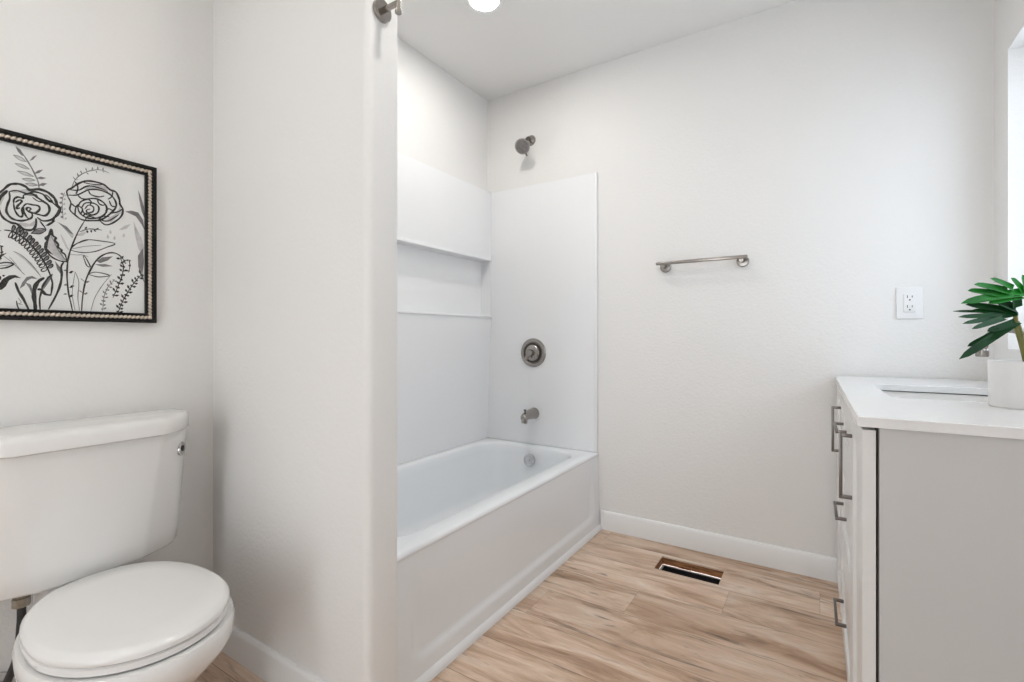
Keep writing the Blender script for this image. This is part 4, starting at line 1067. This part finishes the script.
f = MB(); sbox(f, (-1.038, FAR - .016, SZ0), (-1.020, FAR - .0005, SZ1), 'panel', .005); f.build('edge_trim', o)
f = MB(); sbox(f, (X0, PY1 + .0005, SZ0), (-1.030, PY1 + .011, SZ1)); f.build('near_panel', o, smooth=0)
f = MB(); sbox(f, (-1.032, PY1 + .0005, SZ0), (-1.010, PY1 + .016, SZ1), 'panel', .005); f.build('edge_trim', o)

# ================================================================== SHOWER FITTINGS
wy = FAR - .0112
o = thing('wall_shower', 'round brushed nickel shower head on a short arm high on the far wall', 'shower', (-1.444, FAR, 2.212))
MB().lathe([(.001, 0), (.031, 0), (.031, .004), (.026, .012), (.016, .019), (.012, .022), (.001, .022)], 'nickel', (0, 0, 0), (0, -1, 0)).build('flange', o)
ap = smooth_path([(0, -.005, 0), (0, -.030, .004), (-.001, -.050, -.012), (-.002, -.062, -.037)], 5)
MB().tube(ap, .0105, 'nickel_dark').build('arm', o)
hp = Vector((-.002, -.062, -.037)); hd = Vector((.15, -.80, -.58)).normalized()
MB().lathe([(.001, -.006), (.016, -.006), (.017, .008), (.016, .020), (.020, .026), (.036, .050), (.043, .058), (.044, .068), (.041, .072), (.001, .072)], 'nickel', hp, hd).build('shower_head', o)
f = MB(); f.lathe([(.001, 0), (.036, 0), (.035, .0025), (.001, .0025)], 'rubber', hp + hd * .072, hd)
q_ = Vector((0, 0, 1)).rotation_difference(hd)
for rr, nn in ((.010, 6), (.020, 12), (.029, 18)):
    for k in range(nn):
        a = 2 * PI * k / nn
        f.lathe([(.0014, 0), (.0012, .002), (.0002, .0022)], 'nickel_dark', hp + hd * .0742 + q_ @ Vector((rr * math.cos(a), rr * math.sin(a), 0)), hd, 8)
f.build('spray_face', o)
dn = (Vector((0.25, 0, -1)) - hd * Vector((0.25, 0, -1)).dot(hd)).normalized()
MB().tube([hp + hd * .064 + dn * .040, hp + hd * .066 + dn * .058], [.005, .0045], 'nickel_dark').build('spray_selector', o)

o = thing('shower_valve', 'round brushed nickel shower control with a lever, between shower head and spout', 'shower valve', (-1.421, wy, .950))
MB().lathe([(.001, 0), (.084, 0), (.085, .004), (.081, .010), (.066, .013), (.062, .010), (.058, .010), (.001, .010)], 'nickel', (0, 0, 0), (0, -1, 0), 48).build('escutcheon', o)
MB().lathe([(.001, .008), (.061, .008), (.060, .0115), (.054, .0125), (.050, .013), (.048, .010), (.001, .010)], 'nickel_black', (0, 0, 0), (0, -1, 0), 40).build('groove_ring', o)
MB().lathe([(.001, .009), (.048, .009), (.047, .016), (.042, .021), (.032, .025), (.001, .027)], 'nickel', (0, 0, 0), (0, -1, 0), 40).build('dome', o)
f = MB(); f.lathe([(.001, .024), (.020, .024), (.020, .048), (.017, .056), (.001, .059)], 'nickel', (0, 0, 0), (0, -1, 0))
f.tube(smooth_path([(0, -.044, .002), (-.007, -.050, -.012), (-.014, -.055, -.028), (-.019, -.058, -.042)], 4), [.014] * 4 + [.012] * 4 + [.010] * 4 + [.007], 'nickel', 14, .75)
f.build('lever', o)

o = thing('tub_spout', 'brushed nickel tub spout projecting over the bathtub below the shower control', 'tub spout', (-1.415, wy, .590))
sp = smooth_path([(0, -.001, .004), (0, -.03, .004), (0, -.07, .003), (0, -.105, -.003), (0, -.128, -.012)], 4)
f = MB(); f.lathe([(.001, 0), (.033, 0), (.033, .006), (.030, .012), (.001, .012)], 'nickel', (0, 0, .004), (0, -1, 0))
f.tube(sp, [.031, .031, .031, .031, .030, .030, .029, .028, .027, .026, .025, .024, .023, .022, .021, .020, .017], 'nickel', 20)
f.lathe([(.001, 0), (.018, 0), (.017, .030), (.015, .034), (.001, .030)], 'nickel', (0, -.112, -.006), (0, -.1, -1))
f.build('spout_body', o)
MB().lathe([(.001, 0), (.0045, 0), (.0045, .018), (.008, .020), (.008, .027), (.005, .029), (.001, .029)], 'nickel_dark', (0, -.108, .010), (0, 0, 1), 16).build('diverter_knob', o)

# ================================================================== TOWEL BAR, HOOK, OUTLET
o = thing('towel_bar', 'brushed nickel towel bar with two round posts on the far wall', 'towel rail', (-.488, FAR, 1.408))
for s_ in (-1, 1):
    p = MB().lathe([(.001, 0), (.027, 0), (.027, .010), (.024, .013), (.010, .014), (.0095, .058), (.001, .058)], 'nickel', ((.177 * s_ + .012), 0, -.012), (0, -1, 0)).build('post', o)
MB().box((-.199, -.066, -.008), (.215, -.050, .008), 'nickel', .004, 3).build('bar', o)

o = thing('robe_hook', 'brushed nickel robe hook with an upright pin high on the partition end', 'robe hook', (PX, .879, 1.898))
MB().lathe([(.001, 0), (.028, 0), (.028, .010), (.025, .013), (.001, .013)], 'nickel', (0, 0, 0), (1, 0, 0)).build('escutcheon', o)
MB().tube([(.010, 0, 0), (.064, 0, 0)], .0075, 'nickel').build('post', o)
f = MB(); f.tube([(.064, 0, -.022), (.064, 0, .075)], .0065, 'nickel')
f.lathe([(.001, 0), (.0085, 0), (.0085, .006), (.001, .006)], 'nickel', (.064, 0, -.027), (0, 0, 1)); f.lathe([(.001, 0), (.0085, 0), (.0085, .006), (.001, .006)], 'nickel', (.064, 0, .073), (0, 0, 1))
f.build('pin', o)

o = thing('wall_outlet', 'white duplex electrical outlet on the far wall above the vanity', 'outlet', (.304, FAR, 1.178))
MB().box((-.042, -.007, -.064), (.042, 0, .064), 'outlet', .0035, 3).build('cover_plate', o)
f = MB(); f.box((-.0185, -.0115, -.036), (.0185, -.006, .036), 'outlet', .0015)
for dz in (.0195, -.0195):
    f.box((-.0085, -.0119, dz + .000), (-.0062, -.0112, dz + .010), 'slot'); f.box((.0062, -.0119, dz + .001), (.0085, -.0112, dz + .009), 'slot')
    f.lathe([(.0028, 0), (.0028, .0006), (.0001, .0007)], 'slot', (0, -.0113, dz - .008), (0, -1, 0), 12)
f.build('receptacle', o)
for dz in (-.049, .049):
    MB().lathe([(.001, 0), (.003, 0), (.0028, .0008), (.0001, .0012)], 'outlet', (0, -.0068, dz), (0, -1, 0), 12).build('screw', o)

# ================================================================== TOILET
TLY = .452
o = thing('toilet', 'white two piece toilet with closed lid against the left wall', 'toilet', (LEFT, TLY, 0))
def egg(x0, x1, xm, hw, z, n=56, e=2.35):
    out = []
    for k in range(n):
        a = 2 * PI * k / n
        c, s_ = math.cos(a), math.sin(a)
        if c >= 0: out.append((xm + (x1 - xm) * c, hw * s_, z))
        else:
            cc = abs(c) ** (2 / e); sn = math.copysign(abs(s_) ** (2 / e), s_)
            out.append((xm - (xm - x0) * cc, hw * sn, z))
    return out
RZ = .402
rings = [egg(.11, .50, .32, .105, 0), egg(.11, .50, .32, .105, .015), egg(.12, .48, .31, .095, .05), egg(.13, .47, .31, .092, .12),
         egg(.15, .52, .34, .108, .20), egg(.17, .585, .39, .138, .26), egg(.185, .640, .43, .164, .31), egg(.19, .672, .455, .180, .345), egg(.19, .684, .460, .182, .366),
         egg(.19, .684, .460, .184, RZ - .010), egg(.195, .679, .460, .180, RZ), egg(.26, .63, .45, .14, RZ), egg(.28, .61, .45, .125, RZ - .02)]
f = MB().loft(rings, 'porcelain')
dk = lambda z, hw, x1: rrect(.025, -hw, x1, hw, .045, z, 6, 3)
f.loft([dk(.20, .075, .22), dk(.28, .075, .25), dk(.34, .08, .27), dk(.415, .078, .262), dk(.427, .074, .20)], 'porcelain')
f.build('bowl', o, smooth=60)
st = [egg(.214, .662, .462, .170, RZ + .002), egg(.211, .666, .462, .173, RZ + .005), egg(.211, .666, .462, .173, RZ + .016), egg(.214, .662, .462, .170, RZ + .019)]
MB().loft(st, 'seat').build('seat', o, smooth=45)
z0 = RZ + .020
ld = [egg(.210, .664, .462, .171, z0), egg(.207, .668, .462, .174, z0 + .003), egg(.207, .668, .462, .174, z0 + .012), egg(.209, .665, .462, .172, z0 + .0145), egg(.214, .658, .462, .167, z0 + .0215), egg(.219, .650, .462, .161, z0 + .0240), egg(.28, .60, .455, .12, z0 + .0255), egg(.36, .50, .43, .05, z0 + .026)]
MB().loft(ld, 'seat').build('lid', o, smooth=50)
for s_ in (-1, 1):
    MB().box((.206, s_ * .070 - .018, RZ + .002), (.236, s_ * .070 + .018, z0 + .010), 'seat', .006, 3).build('hinge', o)
def tank(z, hw, fw, xf, xb=.02, e=0.0):
    """plan of the tank: flat front of half width fw, swept corners out to half width hw"""
    def bez(a, b, c, d, n=10):
        return [tuple((1 - t) ** 3 * a[i] + 3 * (1 - t) ** 2 * t * b[i] + 3 * (1 - t) * t * t * c[i] + t ** 3 * d[i] for i in (0, 1)) for t in [k / n for k in range(n + 1)]]
    side = [(xb, hw - .012), (xb + .004, hw - .004), (xb + .012, hw)] + bez((xb + .055, hw), (xb + .13, hw), (xf - .03, fw + .055), (xf, fw))
    return [(x, y, z) for x, y in side] + [(x, -y, z) for x, y in reversed(side)]
TB, TT = .429, .768
rings = []
for k in range(9):
    t = k / 8
    rings.append(tank(TB + .012 + (TT - TB - .012) * t, .234 + .026 * t ** .8, .105 + .037 * t, .196 + .024 * t))
rings = [tank(TB, .208, .092, .178, .035), tank(TB + .004, .224, .100, .190, .025)] + rings
MB().loft(rings, 'porcelain').build('tank', o, smooth=40)
lr = lambda z, d: tank(z, .267 + d, .148 + d * .5, .233 + d, .014 - d)
MB().loft([lr(TT + .002, -.004), lr(TT + .005, 0), lr(TT + .030, .001), lr(TT + .038, -.001), lr(TT + .044, -.006), lr(TT + .048, -.016), lr(TT + .049, -.040)], 'porcelain').build('tank_lid', o, smooth=50)
lv = Vector((.1622, .2185, .712)); la = Vector((.66, .75, .0))
MB().lathe([(.001, -.012), (.021, -.012), (.021, .001), (.019, .0025), (.001, .0025)], 'chrome', lv, la).build('lever_escutcheon', o)
MB().lathe([(.001, .001), (.009, .001), (.009, .004), (.001, .004)], 'slot', lv, la, 16).build('lever_socket', o)
hx, hyy = .120, -.112
MB().lathe([(.001, 0), (.017, 0), (.017, .020), (.013, .022), (.013, .045), (.001, .045)], 'brass', (hx, hyy, TB - .040), (0, 0, 1), 8).build('tank_nut', o)
hs = smooth_path([(hx, hyy, TB - .03), (hx, hyy, TB - .08), (hx + .004, hyy - .008, TB - .16), (hx - .03, hyy - .02, .20), (.055, hyy - .02, .165)], 5)
MB().tube(hs, .0085, 'hose').build('supply_hose', o)
MB().lathe([(.001, 0), (.028, 0), (.026, .006), (.010, .008), (.010, .055), (.001, .055)], 'chrome', (.003, hyy - .02, .165), (1, 0, 0), 20).build('stop_valve', o)

# ================================================================== PICTURE
PY_0, PY_1, PZ0, PZ1 = .044, .662, 1.085, 1.567
o = thing('framed_picture', 'framed black ink drawing of roses and ferns on the wall above the toilet', 'picture', (LEFT, (PY_0 + PY_1) / 2, PZ0))
pc = Vector(o.location)
def frame_ring(f, a, b, d0, d1, m, bev=.0015):
    """mitred ring between inset a and inset b"""
    def rc(i, x): return [(x, PY_0 + i - pc.y, i), (x, PY_1 - i - pc.y, i), (x, PY_1 - i - pc.y, PZ1 - PZ0 - i), (x, PY_0 + i - pc.y, PZ1 - PZ0 - i)]
    f.loft([rc(a, d0), rc(a, d1 - bev), rc(a + bev, d1), rc(b - bev, d1), rc(b, d1 - bev), rc(b, d0)], m, False, False)
    n = 4
f = MB(); frame_ring(f, 0, .0105, .002, .020, 'black'); frame_ring(f, .0225, .029, .002, .017, 'black')
frame_ring(f, .010, .023, .002, .012, 'black')
f.build('frame', o, smooth=20)
f = MB()
ins = .0162
def beads(p, q):
    p, q = Vector(p), Vector(q); n = int((q - p).length / .0105)
    d = (q - p).normalized()
    for k in range(n + 1):
        c = p + (q - p) * k / n
        # slanted bead of the twisted rope moulding
        side = Vector((1, 0, 0)).cross(d).normalized()
        a = (d * .75 + side * .66).normalized()
        b_ = a.cross(Vector((1, 0, 0))).normalized()
        bm_ = bmesh.new(); bmesh.ops.create_uvsphere(bm_, u_segments=6, v_segments=4, radius=1)
        mt = Matrix(((a.x * .0078, b_.x * .0050, .0046 * 1, c.x), (a.y * .0078, b_.y * .0050, 0, c.y), (a.z * .0078, b_.z * .0050, 0, c.z), (0, 0, 0, 1)))
        f.bm(bm_, 'gold', mt)
yy0, yy1, zz1 = PY_0 + ins - pc.y, PY_1 - ins - pc.y, PZ1 - PZ0 - ins
for a, b_ in (((.0135, yy0, ins), (.0135, yy1, ins)), ((.0135, yy1, ins), (.0135, yy1, zz1)), ((.0135, yy1, zz1), (.0135, yy0, zz1)), ((.0135, yy0, zz1), (.0135, yy0, ins))):
    beads(a, b_)
f.build('rope_beading', o, smooth=60)
f = MB(); f.box((.001, PY_0 + .006 - pc.y, .006), (.0085, PY_1 - .006 - pc.y, PZ1 - PZ0 - .006), 'paper')
sh_m = ('ink', 'ink_mid', 'ink_wash')
for k, wd, sh, pts in STROKES:
    P = [Vector((0, p[0] / 1000 - pc.y, p[1] / 1000 - pc.z)) for p in pts]
    xo = .0085 + (.0002, .00015, .0001)[sh] + (0.00025 if k == 's' else 0)
    if k == 'f':
        vs_ = [(xo, p.y, p.z) for p in P]
        f.add(vs_, [tuple(range(len(vs_)))], sh_m[sh])
    else:
        C = smooth_path(P, 5); n = len(C); hw = wd * .00074
        vs_, fs_ = [], []
        for i, p in enumerate(C):
            t = (C[min(i + 1, n - 1)] - C[max(i - 1, 0)])
            t = t.normalized() if t.length > 1e-7 else Vector((0, 1, 0))
            s_ = Vector((0, -t.z, t.y)) * hw * (.45 + .55 * math.sin(PI * min(1, max(0, i / (n - 1)))) ** .5 * (1 + .25 * math.sin(i * .9)))
            vs_ += [(xo, p.y + s_.y, p.z + s_.z), (xo, p.y - s_.y, p.z - s_.z)]
        fs_ = [(2 * i, 2 * i + 1, 2 * i + 3, 2 * i + 2) for i in range(n - 1)]
        f.add(vs_, fs_, sh_m[sh])
pr = f.build('art_print', o, smooth=0)
MB().box((.0105, PY_0 + .024 - pc.y, .024), (.0125, PY_1 - .024 - pc.y, PZ1 - PZ0 - .024), 'glass').build('glass', o, smooth=0)

# ================================================================== VANITY
v = thing('vanity_cabinet', 'white vanity cabinet with two doors and three drawers under the white countertop', 'vanity cabinet', (VCX, VCY, 0), VROT)
VD, VL, VH = .470, 1.240, .8585
f = MB()
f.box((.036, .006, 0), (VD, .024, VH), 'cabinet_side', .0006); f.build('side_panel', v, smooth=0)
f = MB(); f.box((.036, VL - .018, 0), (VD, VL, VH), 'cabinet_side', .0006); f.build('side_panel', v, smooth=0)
f = MB()
f.box((.034, .024, .030), (.040, VL - .018, VH - .006), 'cavity'); f.box((.040, .024, .030), (VD, VL - .018, .048), 'cabinet')
f.box((VD - .006, .024, .048), (VD, VL - .018, VH), 'cabinet')
f.build('carcass', v, smooth=0)
MB().box((.018, .008, 0), (.034, VL, .027), 'cabinet', .001).build('plinth', v, smooth=0)
def shaker(y0, y1, z0, z1, st_=.055):
    f = MB(); x0, x1, xr = .008, .0305, .016
    b_ = .0012
    # outer ring and recessed field
    def rc(i, x): return [(x, y0 + i, z0 + i), (x, y1 - i, z0 + i), (x, y1 - i, z1 - i), (x, y0 + i, z1 - i)]
    f.loft([rc(0, x1), rc(0, x0 + b_), rc(b_, x0), rc(st_, x0), rc(st_ + .001, xr)], 'cabinet')
    return f
def pull(parent, a, b_):
    """square bow pull between two post centres"""
    a, b_ = Vector(a), Vector(b_); d = (b_ - a).normalized(); s_ = .0045
    f = MB()
    for p in (a, b_):
        f.box((-.016, p.y - s_, p.z - s_), (.008, p.y + s_, p.z + s_), 'nickel_dark', .001, 2)
    lo = Vector((-.0205, min(a.y, b_.y) - s_, min(a.z, b_.z) - s_)); hi = Vector((-.0125, max(a.y, b_.y) + s_, max(a.z, b_.z) + s_))
    f.box(lo, hi, 'nickel_dark', .001, 2)
    return f.build('handle', parent, smooth=30)
DT = .8525
d1 = shaker(.008, .338, .030, DT).build('door', v, smooth=20); pull(d1, (0, .303, .630), (0, .303, .788))
d2 = shaker(.866, VL - .002, .030, DT).build('door', v, smooth=20); pull(d2, (0, .901, .630), (0, .901, .786))
for z0, z1, zc in ((.655, DT, .756), (.344, .652, .494), (.030, .341, .174)):
    d = shaker(.341, .863, z0, z1).build('drawer', v, smooth=20)
    pull(d, (0, .552, zc), (0, .712, zc))

CT0, CT1 = .8595, .880
c = thing('countertop', 'white quartz countertop with a rectangular sink cutout on the vanity', 'countertop', (VCX, VCY, CT0), VROT)
SX0, SX1, SY0, SY1 = .100, .395, .428, .872
def ring(x0, y0, x1, y1, r, z): return rrect(x0, y0, x1, y1, r, z, 8, 6)
hh = CT1 - CT0
MB().loft([ring(SX0, SY0, SX1, SY1, .035, 0), ring(0, 0, .474, 1.254, .003, 0), ring(0, 0, .474, 1.254, .003, hh - .0015), ring(.0015, .0015, .4725, 1.2525, .003, hh),
           ring(SX0 - .0015, SY0 - .0015, SX1 + .0015, SY1 + .0015, .0365, hh), ring(SX0, SY0, SX1, SY1, .035, hh - .0015), ring(SX0, SY0, SX1, SY1, .035, 0)], 'quartz', False, False).build('slab', c, smooth=30)
s = thing('undermount_sink', 'white rectangular undermount sink set below the countertop', 'sink', (VCX, VCY, CT0), VROT)
e = -.006
rs = [ring(SX0 + e - .02, SY0 + e - .02, SX1 - e + .02, SY1 - e + .02, .05, -.010), ring(SX0 + e - .02, SY0 + e - .02, SX1 - e + .02, SY1 - e + .02, .05, -.0035),
      ring(SX0 + e, SY0 + e, SX1 - e, SY1 - e, .035, -.0035), ring(SX0 + e + .004, SY0 + e + .004, SX1 - e - .004, SY1 - e - .004, .035, -.012),
      ring(SX0 + .012, SY0 + .012, SX1 - .012, SY1 - .012, .04, -.10), ring(SX0 + .03, SY0 + .03, SX1 - .03, SY1 - .03, .04, -.128), ring(SX0 + .06, SY0 + .06, SX1 - .06, SY1 - .06, .04, -.135)]
MB().loft(rs, 'porcelain', False, True).build('basin', s, smooth=50)
MB().lathe([(.001, 0), (.024, 0), (.023, .003), (.015, .003), (.014, .006), (.001, .006)], 'chrome', ((SX0 + SX1) / 2, (SY0 + SY1) / 2, -.135), (0, 0, 1), 24).build('drain', s)

fc = thing('sink_faucet', 'brushed nickel sink faucet behind the potted plant', 'faucet', (.492, 1.852, CT1))
MB().lathe([(.001, 0), (.026, 0), (.026, .006), (.022, .010), (.018, .014), (.016, .06), (.001, .06)], 'nickel', (0, 0, 0), (0, 0, 1)).build('base', fc)
sp = smooth_path([(0, 0, .04), (0, 0, .11), (-.006, 0, .150), (-.030, 0, .178), (-.062, 0, .182), (-.090, 0, .164), (-.103, 0, .135), (-.105, 0, .122)], 5)
f = MB(); f.tube(sp, .0105, 'nickel', 16)
f.lathe([(.001, 0), (.0135, 0), (.0145, .004), (.0145, .018), (.0115, .022), (.001, .022)], 'nickel', (-.105, 0, .106), (0, 0, 1), 24)
f.build('spout', fc)
f = MB(); f.lathe([(.001, 0), (.010, 0), (.010, .028), (.001, .030)], 'nickel', (0, -.014, .075), (0, -1, 0), 16)
f.tube([(0, -.036, .075), (-.004, -.048, .100), (-.010, -.058, .128)], [.006, .0055, .005], 'nickel', 12)
f.build('handle', fc)

# ================================================================== PLANT
PCX, PCY = .403, 1.557
p = thing('potted_plant', 'green split leaf plant in a white cylinder pot on the vanity countertop', 'potted plant', (PCX, PCY, CT1))
pv = Vector((PCX, PCY, CT1))
MB().lathe([(.001, 0), (.0635, 0), (.0648, .0012), (.0655, .004), (.0665, .060), (.0672, .1055), (.0666, .1065), (.0634, .1065), (.0626, .1055), (.0615, .090), (.001, .090)], 'pot', (0, 0, 0), (0, 0, 1), 56).build('pot', p)
MB().lathe([(.0618, .086), (.0615, .094), (.045, .0975), (.02, .099), (.001, .099)], 'soil', (0, 0, 0), (0, 0, 1), 32).build('soil', p)
def blade(f, a, b_, w0, w1, m, nrm, droop=0.0, fold=0.0, n=9):
    """finger of a leaf from a to b_: rounded tip, slight gutter along the middle"""
    a, b_, nrm = Vector(a), Vector(b_), Vector(nrm).normalized()
    d = b_ - a; L_ = d.length; d.normalize()
    s_ = d.cross(nrm).normalized(); up = s_.cross(d).normalized()
    vs_, fs_ = [], []
    for k in range(n + 1):
        t = k / n
        w_ = (w0 + (w1 - w0) * min(1, t * 1.6)) * math.sqrt(max(0.0, 1 - max(0, (t - .55) / .45) ** 2.4))
        w_ = max(w_, .0004)
        c_ = a + d * L_ * t - Vector((0, 0, 1)) * droop * t * t + up * droop * .3 * math.sin(PI * t)
        vs_ += [c_ - s_ * w_ + up * fold * w_, c_, c_ + s_ * w_ + up * fold * w_]
    m_ = len(vs_)
    vs_ += [q_ - up * .0006 for q_ in vs_]
    for k in range(n):
        i = 3 * k
        for (p0, p1) in ((0, 1), (1, 2)):
            fs_.append((i + p0, i + p1, i + 3 + p1, i + 3 + p0))
            fs_.append((m_ + i + p0, m_ + i + 3 + p0, m_ + i + 3 + p1, m_ + i + p1))
        fs_.append((i, i + 3, m_ + i + 3, m_ + i)); fs_.append((i + 2, m_ + i + 2, m_ + i + 5, i + 5))
    f.add(vs_, fs_, m)
def leaf(name, m, fingers, nrm, petiole):
    f = MB()
    for a, b_, w0, w1, dr in fingers:
        blade(f, Vector(a) - pv, Vector(b_) - pv, w0, w1, m, nrm, dr, .35)
    o_ = f.build(name, p, smooth=60)
    MB().tube(smooth_path([Vector(q_) - pv for q_ in petiole], 6), .0042, 'stem', 10).build('stem', p)
    return o_
base = (.398, 1.553, .975)
leaf('leaf', 'leaf', [
    ((.400, 1.554, 1.143), (.270, 1.458, 1.121), .012, .010, .004),
    ((.372, 1.536, 1.150), (.330, 1.512, 1.177), .011, .0075, .002),
    ((.362, 1.530, 1.144), (.298, 1.489, 1.163), .012, .0085, .002),
    ((.345, 1.520, 1.137), (.286, 1.482, 1.149), .012, .0080, .002),
    ((.390, 1.548, 1.146), (.369, 1.535, 1.177), .010, .0075, .001),
    ((.400, 1.555, 1.145), (.391, 1.549, 1.184), .012, .0085, .001),
    ((.385, 1.545, 1.136), (.322, 1.490, 1.120), .013, .010, .003),
    ((.410, 1.560, 1.142), (.425, 1.568, 1.182), .010, .008, .001),
    ((.410, 1.560, 1.140), (.465, 1.590, 1.168), .012, .009, .001),
    ((.405, 1.555, 1.136), (.452, 1.570, 1.128), .012, .009, .003)],
    (.35, -.75, .55), [base, (.396, 1.552, 1.03), (.402, 1.556, 1.09), (.402, 1.555, 1.140)])
leaf('leaf', 'leaf_dark', [
    ((.378, 1.541, 1.099), (.281, 1.476, 1.116), .009, .0085, .001),
    ((.376, 1.540, 1.096), (.258, 1.464, 1.102), .006, .0035, .002),
    ((.378, 1.540, 1.100), (.290, 1.482, 1.102), .007, .0055, .001),
    ((.378, 1.540, 1.096), (.263, 1.444, 1.082), .007, .0060, -.004),
    ((.376, 1.540, 1.094), (.269, 1.436, 1.069), .007, .0060, -.002),
    ((.350, 1.508, 1.084), (.283, 1.431, 1.058), .007, .0055, -.001),
    ((.378, 1.541, 1.104), (.330, 1.500, 1.126), .012, .012, .001),
    ((.378, 1.541, 1.108), (.372, 1.525, 1.136), .012, .012, .001)],
    (.30, -.85, .45), [base, (.388, 1.547, 1.025), (.380, 1.543, 1.06), (.377, 1.540, 1.097)])
leaf('leaf', 'leaf_dark', [
    ((.380, 1.542, 1.077), (.262, 1.431, .992), .009, .0085, .0),
    ((.345, 1.505, 1.055), (.283, 1.470, 1.017), .009, .0065, -.003),
    ((.372, 1.530, 1.074), (.320, 1.490, 1.050), .008, .0080, -.004)],
    (.45, -.70, .55), [base, (.392, 1.549, 1.02), (.386, 1.545, 1.055), (.380, 1.542, 1.077)])
leaf('leaf', 'leaf', [
    ((.425, 1.562, 1.100), (.520, 1.520, 1.085), .010, .009, .006),
    ((.430, 1.560, 1.104), (.505, 1.560, 1.120), .009, .007, .002),
    ((.440, 1.555, 1.098), (.498, 1.490, 1.080), .009, .007, .006),
    ((.450, 1.560, 1.102), (.515, 1.545, 1.105), .009, .007, .003)],
    (.0, -.65, .75), [base, (.405, 1.558, 1.03), (.415, 1.562, 1.075), (.425, 1.562, 1.100)])

# ================================================================== RECESSED LIGHT OVER THE TUB, ADDED FILL LIGHTS
def downlight(x, y, label):
    o = thing('recessed_ceiling_light', label, 'ceiling light', (x, y, TOP), 0)
    MB().lathe([(.062, -.0005), (.084, -.0005), (.086, -.003), (.083, -.006), (.068, -.007), (.062, -.004)], 'trim', (0, 0, 0), (0, 0, 1), 48).build('trim_ring', o)
    MB().lathe([(.001, -.0045), (.0615, -.0045), (.0615, -.001), (.001, -.001)], 'lens', (0, 0, 0), (0, 0, 1), 48).build('lens', o, smooth=20)
    return o
downlight(-1.249, 1.725, 'lit round recessed ceiling light above the bathtub')
downlight(-.45, .95, 'unseen round ceiling light added as fill over the open floor before the vanity')  # extra fixture out of view, added to even out the brightness
downlight(-.95, -.25, 'unseen round ceiling light added as fill over the floor in front of the toilet')  # another added fixture, unseen, brightens the toilet side
